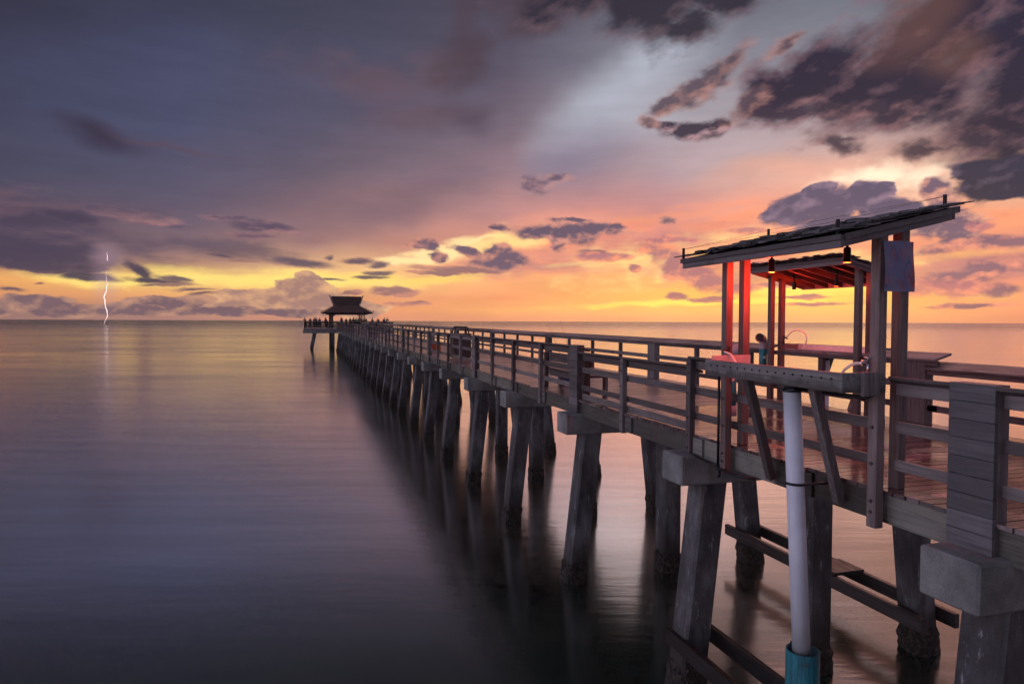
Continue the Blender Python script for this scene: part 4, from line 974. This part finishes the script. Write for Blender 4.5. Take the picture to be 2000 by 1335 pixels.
# ------------------------------------------------------------------ people on the platform
def skin(name, pts, edges, rad, mat, parent, lv=1):
    me = bpy.data.meshes.new(name); me.from_pydata(pts, edges, []); me.materials.append(MATS[mat])
    o = bpy.data.objects.new(name, me); COL.objects.link(o); o.parent = parent
    bpy.context.view_layer.objects.active = o
    o.modifiers.new('skin', 'SKIN')
    for i, r in enumerate(rad):
        me.skin_vertices[0].data[i].radius = (r, r) if not isinstance(r, tuple) else r
    me.skin_vertices[0].data[0].use_root = True
    s_ = o.modifiers.new('sub', 'SUBSURF'); s_.levels = lv; s_.render_levels = lv
    return o
def person(pose, shirt, label, x, y, rot, sc=1.0):
    t = thing('person', label, 'person', (x, y, DECK), group='people on the platform at the end of the pier')
    t.rotation_euler = (0, 0, rot); t.scale = (sc, sc, sc)
    # pelvis, spine, neck, head, arms, legs
    ln = .22 if pose == 'lean' else 0.0
    P_ = [(0, 0, .95), (0, ln*.4, 1.18), (0, ln, 1.42), (0, ln+.03, 1.52), (0, ln+.06, 1.60), (0, ln+.07, 1.72),
          (-.19, ln, 1.42), (.19, ln, 1.42)]
    if pose == 'lean': P_ += [(-.26, ln+.2, 1.20), (-.18, ln+.42, 1.12), (.26, ln+.2, 1.20), (.18, ln+.42, 1.12)]
    elif pose == 'rod': P_ += [(-.24, .12, 1.2), (-.08, .34, 1.22), (.24, .12, 1.2), (.08, .38, 1.28)]
    else: P_ += [(-.25, -.02, 1.14), (-.25, .08, .90), (.25, -.02, 1.14), (.25, .08, .90)]
    P_ += [(-.10, 0, .90), (-.11, .03, .50), (-.12, -.02, .09), (-.12, .12, .04), (.10, 0, .90), (.12, .0, .50), (.13, -.04, .09), (.13, .10, .04)]
    E_ = [(0, 1), (1, 2), (2, 3), (3, 4), (4, 5), (2, 6), (6, 8), (8, 9), (2, 7), (7, 10), (10, 11), (0, 12), (12, 13), (13, 14), (14, 15), (0, 16), (16, 17), (17, 18), (18, 19)]
    r_ = [(.14, .10), (.13, .10), (.13, .09), .055, .085, .08, .06, .06, .045, .035, .045, .035, .09, .06, .045, .04, .09, .06, .045, .04]
    skin('body', P_, E_, r_, 'skin', t)
    Q = [P_[0], P_[1], P_[2], P_[6], P_[7], tuple(Vector(P_[6]).lerp(Vector(P_[8]), .6)), tuple(Vector(P_[7]).lerp(Vector(P_[10]), .6))]
    skin('shirt', Q, [(0, 1), (1, 2), (2, 3), (2, 4), (3, 5), (4, 6)], [(.165, .125), (.155, .125), (.15, .11), .075, .075, .06, .06], shirt, t)
    skin('trousers', [P_[0], P_[12], P_[13], P_[14], P_[16], P_[17], P_[18]], [(0, 1), (1, 2), (2, 3), (0, 4), (4, 5), (5, 6)], [(.15, .115), .11, .08, .06, .11, .08, .06], 'trousers_dark', t)
    h = Vector(P_[5]); skin('hair', [tuple(h+Vector((0, -.03, -.03))), tuple(h+Vector((0, -.015, .045)))], [(0, 1)], [.085, .07], 'hair', t)
    return t
def px2x(px, y):                                       # where on the platform a figure of the photo stands
    d = FW*F + RT*(px-1000) + UP*(667.5-626); return d.x/d.y*y
ppl = [(597, 'lean', 'shirt_black', 'person in black at the left corner of the platform rail'),
       (606, 'rod', 'shirt_grey', 'person in grey holding a rod, second from the left corner of the platform'),
       (614, 'stand', 'shirt_blue', 'person in dark blue standing third from the left corner of the platform'),
       (619, 'lean', 'shirt_black', 'person in black leaning on the rail, fourth from the left corner of the platform'),
       (624, 'stand', 'shirt_grey', 'person in grey standing fifth from the left corner of the platform'),
       (636, 'stand', 'shirt_blue', 'person in blue just left of the pavilion column'),
       (640, 'lean', 'shirt_red', 'person in dark red beside the left pavilion column'),
       (667, 'stand', 'shirt_blue', 'person in bright blue standing alone in the middle under the pavilion roof'),
       (676, 'rod', 'shirt_grey', 'person in grey with a rod right of the person in blue'),
       (684, 'stand', 'shirt_green', 'leftmost person in green of the crowd under the pavilion'),
       (688, 'lean', 'shirt_green', 'second person in green from the left in the pavilion crowd'),
       (692, 'stand', 'shirt_black', 'taller person in black within the pavilion crowd'),
       (696, 'rod', 'shirt_green', 'person in green with raised arms in the pavilion crowd'),
       (700, 'stand', 'shirt_lime', 'person in lime green in the pavilion crowd'),
       (704, 'lean', 'shirt_grey', 'person in grey by the right pavilion column'),
       (710, 'stand', 'shirt_red', 'person in red right of the right pavilion column'),
       (715, 'stand', 'shirt_lime', 'person in lime green outside the right pavilion column'),
       (727, 'rod', 'shirt_grey', 'person in grey with a rod near the right eave of the pavilion'),
       (739, 'lean', 'shirt_black', 'person in black alone on the right side of the platform'),
       (750, 'stand', 'shirt_black', 'left one of the pair in dark clothes at the right end of the platform'),
       (755, 'lean', 'shirt_grey', 'right one of the pair in grey clothes at the right end of the platform')]
for i, (px, pose, sh, lb) in enumerate(ppl):
    yy = 122.3 if px < 630 or px > 730 else (123+((i*37) % 11)*.35)
    person(pose, sh, lb, px2x(px, yy), yy, random.uniform(2.5, 3.8) if px < 630 else random.uniform(0, 6.28), random.uniform(.98, 1.14))

# ------------------------------------------------------------------ lightning
def at_dist(px, py, D):
    d = FW*F + RT*(px-1000) + UP*(667.5-py); d /= math.hypot(d.x, d.y); v = d*D; return (v.x, v.y, v.z+H)
D = 760
chan = [(208.2, 530), (207.0, 537), (208.5, 545), (208.2, 551), (211.0, 553), (208.0, 559), (208.6, 566), (207, 571), (203.5, 577), (202.8, 581), (205.3, 586), (204.8, 592), (206, 600), (208.3, 604), (209.4, 611), (210.2, 617), (207.5, 622), (204.7, 627), (203.5, 631.5), (202.5, 635)]
up_ = [(209.5, 492), (208.8, 497), (209.8, 501), (209.6, 507), (209.9, 510)]
rnd = random.Random(4); b_ = MB(False)
for pts, w in ((chan, .27), (up_, .18)):
    fin = []
    for a, c in zip(pts[:-1], pts[1:]):
        for k in range(3):
            t_ = k/3; fin.append((a[0]+(c[0]-a[0])*t_+(rnd.uniform(-.5, .5) if k else 0), a[1]+(c[1]-a[1])*t_))
    fin.append(pts[-1]); n = len(fin)
    b_.tube([at_dist(x, y, D) for x, y in fin], [w*max(.12, min(1, 2.6*(i+.4)/n, 3.2*(n-i)/n))*rnd.uniform(.8, 1.1) for i in range(n)], 6)
o3 = at_dist(205, 633, D)
tag(b_.build('lightning_bolt', 'bolt_light', origin=(o3[0], o3[1], 0)), 'thin jagged bolt of lightning striking the sea far out on the left', 'lightning')

for o in bpy.data.objects:
    if '_o' in o: del o['_o']
